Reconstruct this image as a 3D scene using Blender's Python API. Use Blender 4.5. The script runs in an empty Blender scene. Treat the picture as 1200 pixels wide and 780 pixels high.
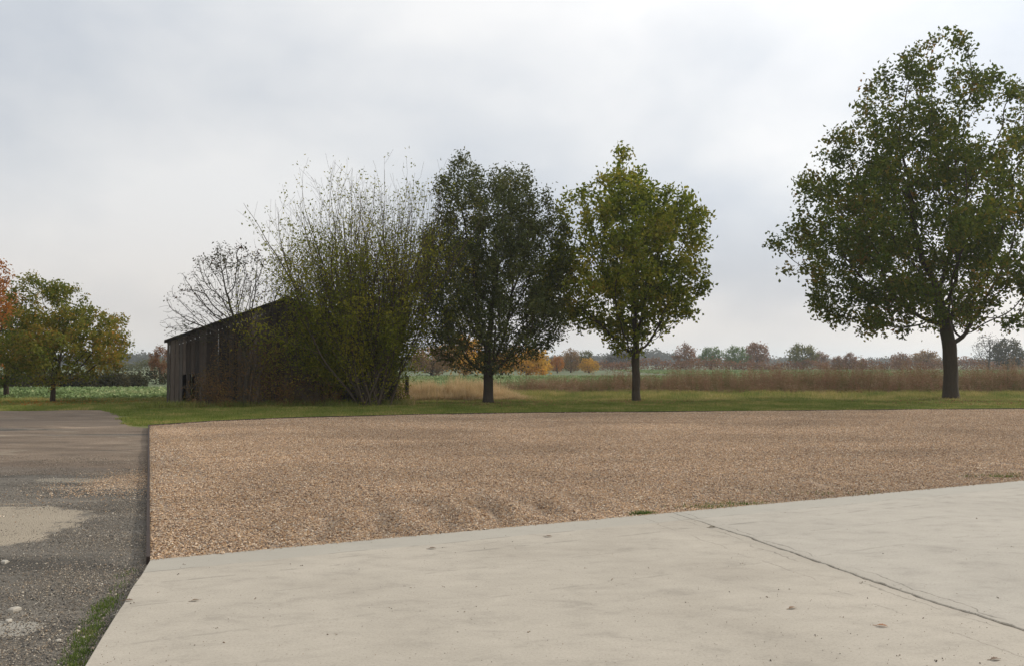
import bpy, math, random
import numpy as np

SC = bpy.context.scene
COL = SC.collection
R = math.radians
rng = np.random.default_rng(11)
random.seed(5)

# ---------------------------------------------------------------- camera
F = 1040.0
CAMZ = 1.65
PITCH = math.atan(35.0 / F)
cam_data = bpy.data.cameras.new("camera")
cam = bpy.data.objects.new("camera", cam_data)
COL.objects.link(cam)
cam.location = (0, 0, CAMZ)
cam.rotation_euler = (R(90) + PITCH, 0, 0)
cam_data.sensor_width = 36.0
cam_data.lens = 36.0 * F / 1200.0
cam_data.clip_start = 0.1
cam_data.clip_end = 20000
SC.camera = cam
SC.view_settings.view_transform = 'Standard'
SC.view_settings.look = 'None'
SC.view_settings.gamma = 1
SC.view_settings.exposure = 0.0
SC.cycles.use_denoising = True
SC.cycles.denoising_prefilter = 'ACCURATE'
SC.cycles.denoising_input_passes = 'RGB_ALBEDO_NORMAL'
SC.cycles.max_bounces = 6
SC.cycles.diffuse_bounces = 3
SC.cycles.transmission_bounces = 3
SC.cycles.transparent_max_bounces = 6
SC.cycles.volume_bounces = 1
SC.cycles.sample_clamp_indirect = 4

# ---------------------------------------------------------------- world and sun
SUN_EL = 27.0
SUN_AZ = 58.0            # degrees clockwise from +Y (straight ahead)
sd = (math.cos(R(SUN_EL)) * math.sin(R(SUN_AZ)), math.cos(R(SUN_EL)) * math.cos(R(SUN_AZ)), math.sin(R(SUN_EL)))


class NT:
    """tiny wrapper for writing node trees"""
    def __init__(s, tree):
        s.t = tree
    def n(s, typ, _in=None, **kw):
        nd = s.t.nodes.new(typ)
        for k, v in kw.items():
            setattr(nd, k, v)
        for k, v in (_in or {}).items():
            sock = nd.inputs[k]
            if isinstance(v, bpy.types.NodeSocket):
                s.t.links.new(v, sock)
            else:
                sock.default_value = v
        return nd
    def math(s, op, a, b=0.0, c=None, clamp=False):
        i = {0: a, 1: b}
        if c is not None:
            i[2] = c
        return s.n('ShaderNodeMath', i, operation=op, use_clamp=clamp).outputs[0]
    def noise(s, vec, scale, detail=4, rough=0.55, dist=0.0):
        return s.n('ShaderNodeTexNoise', {'Vector': vec, 'Scale': scale, 'Detail': detail, 'Roughness': rough, 'Distortion': dist}).outputs['Fac']
    def ramp(s, fac, stops, interp='LINEAR'):
        nd = s.n('ShaderNodeValToRGB', {'Fac': fac})
        cr = nd.color_ramp
        cr.interpolation = interp
        while len(cr.elements) < len(stops):
            cr.elements.new(0.5)
        for e, (p, c) in zip(cr.elements, stops):
            e.position = p
            e.color = (c[0], c[1], c[2], 1) if not isinstance(c, (int, float)) else (c, c, c, 1)
        return nd.outputs['Color']
    def mix(s, fac, a, b, mode='MIX'):
        nd = s.n('ShaderNodeMix', data_type='RGBA', blend_type=mode)
        for k, v in ((0, fac), (6, a), (7, b)):
            if isinstance(v, bpy.types.NodeSocket):
                s.t.links.new(v, nd.inputs[k])
            elif k == 0:
                nd.inputs[0].default_value = v
            else:
                nd.inputs[k].default_value = (v[0], v[1], v[2], 1)
        return nd.outputs[2]
    def maprange(s, v, a, b, c=0.0, d=1.0, smooth=True):
        return s.n('ShaderNodeMapRange', {'Value': v, 'From Min': a, 'From Max': b, 'To Min': c, 'To Max': d},
                   interpolation_type='SMOOTHSTEP' if smooth else 'LINEAR').outputs[0]
    def scaled(s, vec, sx, sy, sz, rot=0.0):
        return s.n('ShaderNodeMapping', {'Vector': vec, 'Scale': (sx, sy, sz), 'Rotation': (0, 0, rot)}).outputs[0]


def srgb(r, g, b):
    def f(c):
        c /= 255.0
        return c / 12.92 if c <= 0.04045 else ((c + 0.055) / 1.055) ** 2.4
    return (f(r), f(g), f(b))


world = bpy.data.worlds.new("World")
SC.world = world
world.use_nodes = True
wt = world.node_tree
wt.nodes.clear()
W = NT(wt)
sky = W.n('ShaderNodeTexSky', sky_type='NISHITA', sun_disc=False, sun_elevation=R(SUN_EL), sun_rotation=R(SUN_AZ),
          air_density=1.2, dust_density=3.0, ozone_density=1.0)
tc = W.n('ShaderNodeTexCoord').outputs['Generated']
nrm = W.n('ShaderNodeVectorMath', {0: tc}, operation='NORMALIZE').outputs[0]
sep = W.n('ShaderNodeSeparateXYZ', {0: nrm})
zc = W.math('MAXIMUM', sep.outputs[2], 0.0)
zz = W.math('ADD', zc, 0.16)
px = W.math('DIVIDE', sep.outputs[0], zz)
py = W.math('DIVIDE', sep.outputs[1], zz)
pv = W.n('ShaderNodeCombineXYZ', {0: px, 1: py, 2: 0.0}).outputs[0]
n1 = W.noise(W.scaled(nrm, 1.0, 1.0, 1.7), 2.6, 5, 0.5, 0.12)
n2 = W.noise(W.scaled(pv, 0.8, 1.2, 1, R(-20)), 0.42, 2, 0.4, 0.1)
cl = W.math('ADD', W.math('MULTIPLY', n1, 0.6), W.math('MULTIPLY', n2, 0.5))
# base cloud brightness: bluish grey to white
K = 11.9
cloud = W.ramp(cl, [(0.42, srgb(184, 191, 201)), (0.485, srgb(199, 204, 211)), (0.54, srgb(211, 214, 218)), (0.65, srgb(230, 230, 230))])
# broad glow of the veiled sun
dotp = W.n('ShaderNodeVectorMath', {0: nrm, 1: sd}, operation='DOT_PRODUCT').outputs['Value']
dpos = W.math('MAXIMUM', dotp, 0.0)
glow = W.math('ADD', W.math('MULTIPLY', W.math('POWER', dpos, 2.5), 0.38), W.math('MULTIPLY', W.math('POWER', dpos, 14.0), 0.5))
gl = W.math('ADD', 0.90, glow)
# warmer and slightly darker towards the horizon, brighter overhead
hor = W.maprange(zc, 0.0, 0.20)
hcol = W.mix(hor, srgb(248, 241, 235), (1, 1, 1))
up = W.maprange(zc, 0.15, 0.9, 1.0, 1.35)
c2 = W.mix(1.0, cloud, hcol, 'MULTIPLY')
c3 = W.n('ShaderNodeVectorMath', {0: c2, 3: W.math('MULTIPLY', W.math('MULTIPLY', gl, up), K)}, operation='SCALE').outputs[0]
final = W.mix(0.93, sky.outputs[0], c3)
bg = W.n('ShaderNodeBackground', {'Color': final, 'Strength': 0.1})
wo = W.n('ShaderNodeOutputWorld')
wt.links.new(bg.outputs[0], wo.inputs['Surface'])
world.cycles.sampling_method = 'MANUAL'
world.cycles.sample_map_resolution = 512

sun_d = bpy.data.lights.new("sun", 'SUN')
sun_d.energy = 2.7
sun_d.angle = R(5)
sun_d.color = (1.0, 0.93, 0.82)
sun = bpy.data.objects.new("sun", sun_d)
COL.objects.link(sun)
from mathutils import Vector
sun.rotation_euler = Vector(sd).to_track_quat('Z', 'Y').to_euler()
sun.location = (30, 20, 30)


# ---------------------------------------------------------------- placing by sight line
def ray(px_, py_):
    u, v = px_ - 600.0, 390.0 - py_
    c, s = math.cos(PITCH), math.sin(PITCH)
    return np.array([u, F * c - v * s, F * s + v * c])
def G(px_, py_, z=0.0):
    r = ray(px_, py_)
    t = (z - CAMZ) / r[2]
    return np.array([r[0] * t, r[1] * t])
def AT(px_, py_, Y):
    r = ray(px_, py_)
    t = Y / r[1]
    return np.array([r[0] * t, Y, CAMZ + r[2] * t])


# ---------------------------------------------------------------- helpers
def fbm2(x, y, seed=0, wl=1.0, octs=4, k=5):
    g = np.random.default_rng(seed)
    out = np.zeros_like(np.asarray(x, float))
    a, tot = 1.0, 0.0
    for o in range(octs):
        s = np.zeros_like(out)
        for _ in range(k):
            th = g.uniform(0, 2 * math.pi)
            f = 2 * math.pi / (wl * g.uniform(0.7, 1.4))
            s += np.sin(f * (math.cos(th) * x + math.sin(th) * y) + g.uniform(0, 6.28))
        out += a * s / math.sqrt(k)
        tot += a
        a *= 0.5
        wl *= 0.5
    return out / tot
def mesh_np(name, verts, faces_flat, loop_totals, mats, attrs=None, smooth=False, parent=None, midx=None, edges=None):
    me = bpy.data.meshes.new(name)
    verts = np.asarray(verts, np.float32)
    me.vertices.add(len(verts))
    me.vertices.foreach_set('co', verts.ravel())
    nf = len(loop_totals)
    if nf:
        me.loops.add(len(faces_flat))
        me.loops.foreach_set('vertex_index', np.asarray(faces_flat, np.int32))
        me.polygons.add(nf)
        lt = np.asarray(loop_totals, np.int32)
        ls = np.concatenate([[0], np.cumsum(lt)[:-1]]).astype(np.int32)
        me.polygons.foreach_set('loop_start', ls)
        me.polygons.foreach_set('loop_total', lt)
        me.polygons.foreach_set('use_smooth', np.full(nf, bool(smooth)))
        if midx is not None:
            me.polygons.foreach_set('material_index', np.asarray(midx, np.int32))
    for k, (dom, typ, arr) in (attrs or {}).items():
        a = me.attributes.new(k, typ, dom)
        fld = {'FLOAT': 'value', 'INT': 'value', 'BOOLEAN': 'value', 'FLOAT_VECTOR': 'vector'}[typ]
        a.data.foreach_set(fld, np.asarray(arr).ravel())
    me.update(calc_edges=True)
    me.validate()
    for m in (mats if isinstance(mats, (list, tuple)) else [mats]):
        me.materials.append(m)
    o = bpy.data.objects.new(name, me)
    COL.objects.link(o)
    if parent is not None:
        o.parent = parent
    return o
def tri_obj(name, verts, tris, mat, rnd=None, parent=None, smooth=False):
    tris = np.asarray(tris)
    at = {'rnd': ('FACE', 'FLOAT', rnd)} if rnd is not None else None
    return mesh_np(name, verts, tris.ravel(), np.full(len(tris), tris.shape[1]), mat, at, smooth, parent)
def tag(o, label=None, cat=None, group=None, kind=None):
    if label: o['label'] = label
    if cat: o['category'] = cat
    if group: o['group'] = group
    if kind: o['kind'] = kind
    return o
def empty(name, loc, label, cat, group=None, rz=0.0):
    o = bpy.data.objects.new(name, None)
    o.empty_display_size = 0.3
    COL.objects.link(o)
    o.location = loc
    o.rotation_euler = (0, 0, rz)
    return tag(o, label, cat, group)
def box_arr(x0, x1, y0, y1, z0, z1):
    v = np.array([(x, y, z) for z in (z0, z1) for y in (y0, y1) for x in (x0, x1)], float)
    f = [(0, 2, 3, 1), (4, 5, 7, 6), (0, 1, 5, 4), (2, 6, 7, 3), (0, 4, 6, 2), (1, 3, 7, 5)]
    return v, f


# ---------------------------------------------------------------- materials
def new_mat(name):
    m = bpy.data.materials.new(name)
    m.use_nodes = True
    m.node_tree.nodes.clear()
    return m, NT(m.node_tree)
def finish(m, N, shader):
    o = N.n('ShaderNodeOutputMaterial')
    m.node_tree.links.new(shader, o.inputs['Surface'])
    return m
def pos(N):
    return N.n('ShaderNodeNewGeometry').outputs['Position']
def attr(N, name, typ='GEOMETRY'):
    return N.n('ShaderNodeAttribute', attribute_name=name, attribute_type=typ).outputs['Fac']
def bsdf(N, col, rough=0.9, bump=None, bs=0.3, bd=0.01, spec=0.25):
    i = {'Base Color': col, 'Roughness': rough, 'Specular IOR Level': spec}
    if bump is not None:
        i['Normal'] = N.n('ShaderNodeBump', {'Height': bump, 'Strength': bs, 'Distance': bd}).outputs[0]
    return N.n('ShaderNodeBsdfPrincipled', i).outputs[0]
def leaf_mat(name, stops, clump=1.2, transl=0.35, rough=0.7, inst=0.0, patch=None, spec=0.08):
    m, N = new_mat(name)
    r = attr(N, 'rnd')
    nz = N.noise(pos(N), clump, 2, 0.5)
    f = N.math('ADD', N.math('MULTIPLY', r, 0.6), N.math('MULTIPLY', N.math('SUBTRACT', nz, 0.3), 1.0))
    if inst:
        f = N.math('ADD', f, N.math('MULTIPLY', N.math('SUBTRACT', attr(N, 'tint', 'INSTANCER'), 0.5), 0.4 if inst is True else inst))
    col = N.ramp(f, stops)
    if patch:
        n3 = N.noise(pos(N), patch[0], 1, 0.5)
        col = N.mix(N.maprange(n3, patch[1], patch[1] + 0.08, 0, 0.8), col, patch[2])
    p = bsdf(N, col, rough, spec=spec)
    t = N.n('ShaderNodeBsdfTranslucent', {'Color': col}).outputs[0]
    s = N.n('ShaderNodeMixShader', {0: transl, 1: p, 2: t}).outputs[0]
    return finish(m, N, s)
def stone_mat(name, stops, inst=False, rough=0.85):
    m, N = new_mat(name)
    r = attr(N, 'rnd')
    if inst:
        r = N.math('FRACT', N.math('ADD', r, attr(N, 'tint', 'INSTANCER')))
    col = N.ramp(r, stops, 'LINEAR')
    big = N.noise(N.scaled(pos(N), 0.55, 1.0, 1, R(-16)), 0.38, 3, 0.5, 0.6)
    col = N.mix(1.0, col, N.ramp(big, [(0.32, 0.88), (0.5, 1.12), (0.68, 1.32)]), 'MULTIPLY')
    return finish(m, N, bsdf(N, col, rough))
def bark_mat(name, c1, c2, sc=6.0):
    m, N = new_mat(name)
    p = pos(N)
    n = N.noise(N.scaled(p, 1, 1, 0.22), sc * 3, 5, 0.65)
    n2 = N.noise(p, 1.3, 3, 0.6)
    col = N.mix(n, c1, c2)
    col = N.mix(N.maprange(n2, 0.5, 0.7, 0, 0.45), col, (0.06, 0.07, 0.03))
    return finish(m, N, bsdf(N, col, 0.95, n, 0.9, 0.03))

# nearest edge lines of the yard, used in materials and geometry
A0 = G(176, 655, 0.05)                    # corner of concrete, gravel and track
B0 = G(98, 780, 0.05)
dL = (B0 - A0) / np.linalg.norm(B0 - A0)   # along the slab's left edge, towards the viewer
E1 = G(1200, 562, 0.05)
dE = (E1 - A0) / np.linalg.norm(E1 - A0)   # along the slab's far edge, to the right
nE = np.array([dE[1], -dE[0]])             # towards the viewer

def concrete_mat(name, side):
    m, N = new_mat(name)
    p = pos(N)
    sx = N.n('ShaderNodeSeparateXYZ', {0: p})
    base = N.noise(p, 0.55, 4, 0.55, 0.3)
    mid = N.noise(N.scaled(p, 1.0, 1.7, 1, R(-26)), 2.6, 8, 0.72, 0.3)
    fine = N.noise(p, 60, 5, 0.8)
    grit = N.noise(p, 320, 2, 0.6)
    c = N.ramp(base, [(0.30, (0.335, 0.293, 0.235)), (0.50, (0.385, 0.34, 0.275)), (0.72, (0.42, 0.37, 0.30))])
    if side:
        c = N.mix(0.4, c, (0.372, 0.345, 0.298))
    c = N.mix(1.0, c, N.ramp(mid, [(0.28, 0.76), (0.46, 0.97), (0.75, 1.10)]), 'MULTIPLY')
    c = N.mix(1.0, c, N.ramp(fine, [(0.30, 0.62), (0.43, 0.98), (0.75, 1.16)]), 'MULTIPLY')
    # drag marks of the tamping beam, parallel to the far edge
    dist = N.n('ShaderNodeVectorMath', {0: p, 1: (nE[0], nE[1], 0)}, operation='DOT_PRODUCT').outputs['Value']
    wob = N.math('MULTIPLY', N.math('SUBTRACT', N.noise(p, 1.3, 4, 0.6), 0.5), 0.16)
    dd = N.math('ADD', N.math('SUBTRACT', dist, float(A0 @ nE)), wob)
    strip = N.maprange(dd, 0.42, 0.47)
    c = N.mix(N.math('MULTIPLY', N.math('SUBTRACT', 1.0, strip), 0.6), c, (0.35, 0.326, 0.275))
    for off, w, k in ((0.44, 0.014, 0.8), (0.62, 0.02, 0.35), (0.85, 0.03, 0.5), (1.45, 0.02, 0.35), (2.3, 0.03, 0.3)):
        ln = N.math('SUBTRACT', 1.0, N.maprange(N.math('ABSOLUTE', N.math('SUBTRACT', dd, off)), 0.0, w))
        brk = N.maprange(N.noise(p, 2.1 + off, 3, 0.7), 0.47, 0.6)
        c = N.mix(N.math('MULTIPLY', N.math('MULTIPLY', ln, brk), k), c, (0.16, 0.15, 0.12))
    # dark specks of dirt and damp marks
    v = N.n('ShaderNodeTexVoronoi', {'Vector': p, 'Scale': 2.6, 'Randomness': 1.0}, feature='F1')
    spot = N.math('SUBTRACT', 1.0, N.maprange(N.math('ADD', v.outputs['Distance'], N.math('MULTIPLY', grit, 0.02)), 0.024, 0.035))
    gate = N.maprange(N.n('ShaderNodeSeparateColor', {0: v.outputs['Color']}).outputs[0], 0.60, 0.64)
    c = N.mix(N.math('MULTIPLY', N.math('MULTIPLY', spot, gate), 0.45), c, (0.15, 0.12, 0.09))
    scuff = N.math('MULTIPLY', N.maprange(N.noise(N.scaled(p, 1, 2.5, 1, R(-20)), 9, 5, 0.75, 0.8), 0.60, 0.72), N.maprange(N.noise(p, 0.9, 2), 0.45, 0.65))
    c = N.mix(N.math('MULTIPLY', scuff, 0.6), c, (0.22, 0.20, 0.165))
    # hairline cracks either side of the joint
    jn = np.array([-dJ[1], dJ[0]])
    djo = N.math('SUBTRACT', N.n('ShaderNodeVectorMath', {0: p, 1: (jn[0], jn[1], 0)}, operation='DOT_PRODUCT').outputs['Value'], float(J0 @ jn))
    wb = N.math('MULTIPLY', N.math('SUBTRACT', N.noise(p, 1.7, 5, 0.62), 0.5), 0.34)
    for off, kk in ((0.10, 0.6), (-0.13, 0.5), (-0.42, 0.35)):
        l2 = N.math('SUBTRACT', 1.0, N.maprange(N.math('ABSOLUTE', N.math('SUBTRACT', N.math('ADD', djo, wb), off)), 0.001, 0.010))
        b2 = N.maprange(N.noise(p, 1.1 + abs(off), 3, 0.6), 0.44, 0.54)
        c = N.mix(N.math('MULTIPLY', N.math('MULTIPLY', l2, b2), kk), c, (0.08, 0.07, 0.055))
    near = N.math('SUBTRACT', 1.0, N.maprange(N.math('ABSOLUTE', djo), 0.0, 0.22))
    c = N.mix(N.math('MULTIPLY', N.math('MULTIPLY', near, N.maprange(mid, 0.35, 0.7)), 0.35), c, (0.25, 0.225, 0.18))
    h = N.math('ADD', N.math('MULTIPLY', fine, 0.6), N.math('MULTIPLY', mid, 1.2))
    return finish(m, N, bsdf(N, c, 0.88, h, 0.35, 0.006))

J0 = G(812, 606, 0.05)
J1 = G(1200, 738, 0.05)
J0 = A0 + dE * ((J0 - A0) @ dE)
dJ = (J1 - J0) / np.linalg.norm(J1 - J0)
M_conc_l = concrete_mat('concrete_warm', 0)
M_conc_r = concrete_mat('concrete_grey', 1)

GRAVEL_STOPS = [(0.0, (0.10, 0.062, 0.04)), (0.10, (0.25, 0.145, 0.08)), (0.28, (0.45, 0.30, 0.165)), (0.45, (0.54, 0.38, 0.245)),
                (0.6, (0.28, 0.21, 0.16)), (0.72, (0.62, 0.47, 0.32)), (0.86, (0.19, 0.155, 0.13)), (0.94, (0.74, 0.64, 0.50)), (1.0, (0.48, 0.29, 0.15))]
GRAVEL_STOPS = [(p, (c[0] * 0.97, c[1] * 0.955, c[2] * 0.945)) for p, c in GRAVEL_STOPS]
M_peb = stone_mat('river_gravel', GRAVEL_STOPS)
M_pebi = stone_mat('river_gravel_far', GRAVEL_STOPS, True)
M_agg = stone_mat('track_aggregate', [(0.0, (0.05, 0.048, 0.047)), (0.35, (0.13, 0.112, 0.09)), (0.6, (0.25, 0.21, 0.165)), (0.75, (0.20, 0.145, 0.095)), (0.88, (0.40, 0.33, 0.24)), (1.0, (0.52, 0.47, 0.39))])

def gravel_base_mat():
    m, N = new_mat('gravel_bed')
    p = pos(N)
    v = N.n('ShaderNodeTexVoronoi', {'Vector': p, 'Scale': 42.0, 'Randomness': 1.0}, feature='F1')
    r = N.n('ShaderNodeSeparateColor', {0: v.outputs['Color']}).outputs[0]
    col = N.ramp(r, GRAVEL_STOPS)
    col = N.mix(1.0, col, N.ramp(N.noise(p, 0.6, 4), [(0.3, 0.6), (0.7, 0.85)]), 'MULTIPLY')
    h = N.math('MULTIPLY', v.outputs['Distance'], -1.0)
    return finish(m, N, bsdf(N, col, 0.9, h, 0.8, 0.02))
M_gbase = gravel_base_mat()

def track_mat():
    m, N = new_mat('worn_track')
    p = pos(N)
    ps = N.scaled(p, 0.34, 1.0, 1, R(8))
    big = N.noise(ps, 0.42, 5, 0.6, 0.8)
    mid = N.noise(ps, 1.5, 5, 0.6, 0.5)
    fine = N.noise(p, 30, 4, 0.75)
    gritv = N.n('ShaderNodeTexVoronoi', {'Vector': p, 'Scale': 75.0, 'Randomness': 1.0}, feature='F1')
    gr = N.n('ShaderNodeSeparateColor', {0: gritv.outputs['Color']}).outputs[0]
    tar = N.ramp(fine, [(0.3, (0.10, 0.088, 0.072)), (0.7, (0.21, 0.182, 0.145))])
    dirt = N.ramp(fine, [(0.3, (0.15, 0.108, 0.074)), (0.7, (0.26, 0.19, 0.13))])
    sand = N.ramp(fine, [(0.3, (0.29, 0.235, 0.165)), (0.7, (0.40, 0.33, 0.24))])
    sx = N.n('ShaderNodeSeparateXYZ', {0: p})
    far = N.maprange(sx.outputs[1], 9.0, 19.0, -0.16, 0.14)
    c = N.mix(N.maprange(N.math('ADD', big, far), 0.44, 0.58), tar, dirt)
    c = N.mix(N.math('MULTIPLY', N.maprange(mid, 0.56, 0.68), 0.7), c, sand)
    c = N.mix(N.math('MULTIPLY', N.maprange(N.math('MULTIPLY', mid, big), 0.21, 0.14), 0.6), c, (0.055, 0.047, 0.04))
    c = N.mix(N.math('MULTIPLY', N.maprange(gr, 0.7, 0.95), 0.35), c, (0.36, 0.32, 0.26))
    stk = N.noise(N.scaled(p, 0.42, 1.2, 1, R(10)), 1.1, 8, 0.7, 0.5)
    c = N.mix(1.0, c, N.ramp(stk, [(0.32, 0.38), (0.48, 0.78), (0.6, 1.0), (0.72, 1.5)]), 'MULTIPLY')
    # worn concrete pad remains, colour patches, and one band of painted tree shade
    for (cx, cy, rx, ry, colr, k) in PATCHES_AND_SHADE:
        ax = N.math('DIVIDE', N.math('SUBTRACT', sx.outputs[0], cx), rx)
        ay = N.math('DIVIDE', N.math('SUBTRACT', sx.outputs[1], cy), ry)
        rr = N.math('ADD', N.math('POWER', N.math('ABSOLUTE', ax), 3.0), N.math('POWER', N.math('ABSOLUTE', ay), 3.0))
        rr = N.math('ADD', rr, N.math('MULTIPLY', N.math('SUBTRACT', N.noise(p, 2.2, 8, 0.72), 0.5), 1.9))
        ms = N.math('SUBTRACT', 1.0, N.maprange(rr, 0.72, 1.0))
        pc = N.mix(mid, tuple(x * 0.88 for x in colr), tuple(x * 1.1 for x in colr))
        pc = N.mix(1.0, pc, N.ramp(fine, [(0.3, 0.88), (0.7, 1.08)]), 'MULTIPLY')
        c = N.mix(N.math('MULTIPLY', ms, k), c, pc)
    h = N.math('ADD', fine, N.math('MULTIPLY', gritv.outputs['Distance'], -1.0))
    return finish(m, N, bsdf(N, c, 0.92, h, 0.7, 0.012))
pa, pb = G(30, 618), G(112, 566)
pc_, pd_ = G(95, 562), G(235, 600)
PATCHES_AND_SHADE = [(-5.95, 8.85, 1.55, 1.5, (0.36, 0.30, 0.22), 0.9),
        (G(95, 562)[0], G(95, 562)[1], 0.7, 0.22, (0.34, 0.30, 0.23), 0.5),
        (G(10, 735)[0], G(10, 735)[1], 0.22, 0.16, (0.46, 0.42, 0.35), 0.6),
        (G(155, 560)[0], G(155, 560)[1], 0.45, 1.0, (0.34, 0.235, 0.14), 0.4),
        (G(20, 548)[0], G(20, 548)[1] , 3.0, 0.9, (0.14, 0.10, 0.07), 0.5),  # darker brown patch in the middle of the track
        (G(60, 494)[0] , G(60, 494)[1], 12.0, 1.6, (0.13, 0.10, 0.075), 0.6)]  # tree shadow across the far track, put into the colour
M_track = track_mat()

def simple_ground(name, c1, c2, c3, s1=0.3, s2=8.0):
    m, N = new_mat(name)
    p = pos(N)
    a = N.noise(p, s1, 4, 0.6)
    b = N.noise(p, s2, 4, 0.7)
    c = N.mix(N.maprange(a, 0.35, 0.65), c1, c2)
    c = N.mix(N.maprange(b, 0.4, 0.7), c, c3)
    return finish(m, N, bsdf(N, c, 0.95, b, 0.6, 0.03))
M_soil = simple_ground('field_soil', (0.085, 0.11, 0.05), (0.12, 0.12, 0.06), (0.10, 0.14, 0.06), 0.02, 0.6)
M_turf = simple_ground('turf_soil', (0.120, 0.155, 0.039), (0.180, 0.176, 0.052), (0.120, 0.108, 0.046))

GRASS = [(0.0, (0.105, 0.141, 0.026)), (0.35, (0.168, 0.211, 0.042)), (0.65, (0.252, 0.269, 0.065)), (0.85, (0.364, 0.307, 0.104)), (1.0, (0.560, 0.397, 0.182))]
M_grass = leaf_mat('mown_grass', GRASS, 0.35, 0.3, 0.6, True)
M_rough = leaf_mat('rough_grass', [(0.0, (0.123, 0.176, 0.035)), (0.35, (0.232, 0.270, 0.065)), (0.6, (0.370, 0.337, 0.106)), (0.85, (0.547, 0.418, 0.166)), (1.0, (0.629, 0.457, 0.201))], 0.5, 0.3, 0.7, True)
M_dry = leaf_mat('dry_grass', [(0.0, (0.253, 0.207, 0.090)), (0.3, (0.483, 0.356, 0.179)), (0.6, (0.667, 0.494, 0.280)), (1.0, (0.782, 0.632, 0.403))], 0.7, 0.3, 0.7, True)
M_weed = leaf_mat('dead_weeds', [(0.0, (0.113, 0.118, 0.041)), (0.35, (0.208, 0.170, 0.076)), (0.6, (0.260, 0.157, 0.088)), (0.85, (0.295, 0.161, 0.106)), (1.0, (0.399, 0.296, 0.178))], 0.35, 0.2, 0.8, 0.8)
M_crop = leaf_mat('crop_leaves', [(0.0, (0.071, 0.106, 0.032)), (0.4, (0.159, 0.225, 0.077)), (0.7, (0.245, 0.312, 0.131)), (1.0, (0.460, 0.475, 0.239))], 0.12, 0.25, 0.75, True, spec=0.1)
M_bark = bark_mat('oak_bark', (0.03, 0.022, 0.015), (0.10, 0.076, 0.052))
M_bark2 = bark_mat('grey_bark', (0.028, 0.023, 0.017), (0.085, 0.068, 0.048))
M_twig = bark_mat('pale_twig', (0.06, 0.045, 0.032), (0.14, 0.105, 0.072))


# ---------------------------------------------------------------- the ground and yard
def grid_sheet(name, Pfun, nu, nv, mat, smooth=True):
    u, v = np.meshgrid(np.linspace(0, 1, nu + 1), np.linspace(0, 1, nv + 1))
    P = Pfun(u.ravel(), v.ravel())
    i = np.arange(nu * nv)
    r, c = i // nu, i % nu
    a = r * (nu + 1) + c
    f = np.stack([a, a + 1, a + nu + 2, a + nu + 1], 1)
    return mesh_np(name, P, f.ravel(), np.full(len(f), 4), mat, smooth=smooth)

def flat(name, pts, z, mat):
    v = [(p[0], p[1], z) for p in pts]
    return mesh_np(name, v, list(range(len(v))), [len(v)], mat)

tag(flat('ground', [(-3000, -300), (3000, -300), (3000, 3000), (-3000, 3000)], -0.07, M_soil), kind='structure')
tag(flat('verge_ground', [(-90, 14), (90, 14), (90, 47), (-90, 47)], -0.03, M_turf), kind='structure')

GTOP_px = [(175, 498), (250, 493), (330, 489.5), (400, 487.5), (480, 485.5), (560, 484), (700, 482.5), (900, 481), (1060, 479.5), (1200, 478.5)]
GT = np.array([G(x, y, 0.04) for x, y in GTOP_px] + [(34, 32.6), (60, 33.5)])
def gtop(u):      # u measured as x
    return np.interp(u, GT[:, 0], GT[:, 1])
# param of the gravel: bottom runs along the slab's far edge, top along GT
tb = 46.0
def gravel_xy(u, v):
    b = A0[None, :] + dE[None, :] * (u * tb)[:, None]
    tx = GT[0, 0] + (GT[-1, 0] - GT[0, 0]) * u
    t = np.stack([tx, gtop(tx)], 1)
    return b * (1 - v)[:, None] + t * v[:, None]
def gravel_h(x, y):
    s = -(x * dL[1] - y * dL[0])            # across the rake ridges
    t = (np.stack([x, y], -1) - A0) @ nE    # distance from slab, negative away from viewer
    m = np.exp(-((t + 0.9) / 1.1) ** 2) * (0.35 + 0.65 * np.clip(fbm2(x, y, 3, 2.5, 2) + 0.5, 0, 1.2))
    m = (m * 0.6 + 1.3 * np.exp(-((x + 1.0) / 1.6) ** 2 - ((t + 0.9) / 0.9) ** 2)) * np.clip((x + 3.0) / 0.8, 0, 1) * np.clip(-t / 0.3, 0, 1)
    ridg = np.sin(2 * math.pi * s / 0.6 + 1.2 * fbm2(x, y, 8, 1.5, 2))
    return 0.034 + 0.034 * m * ridg + 0.007 * fbm2(x, y, 4, 0.9, 3) * np.clip(-t / 0.25, 0, 1) * np.clip((2.6 + t) / 0.8, 0, 1) + 0.012 * fbm2(x, y, 5, 6.0, 2) * np.clip(-t / 1.5, 0, 1)
def gP(u, v):
    v = v ** 1.7
    u = u ** 1.3
    xy = gravel_xy(u, v)
    return np.column_stack([xy, gravel_h(xy[:, 0], xy[:, 1]) - 0.003])
gb = tag(grid_sheet('gravel_bed', gP, 240, 200, M_gbase), kind='structure')
def in_gravel(x, y):
    P = np.stack([x, y], -1)
    t = (P - A0) @ nE
    e = GT[0] - A0
    side = e[0] * (y - A0[1]) - e[1] * (x - A0[0])     # <0 : right of the edging
    return (t < 0) & (side < 0) & (y < gtop(x))

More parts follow.
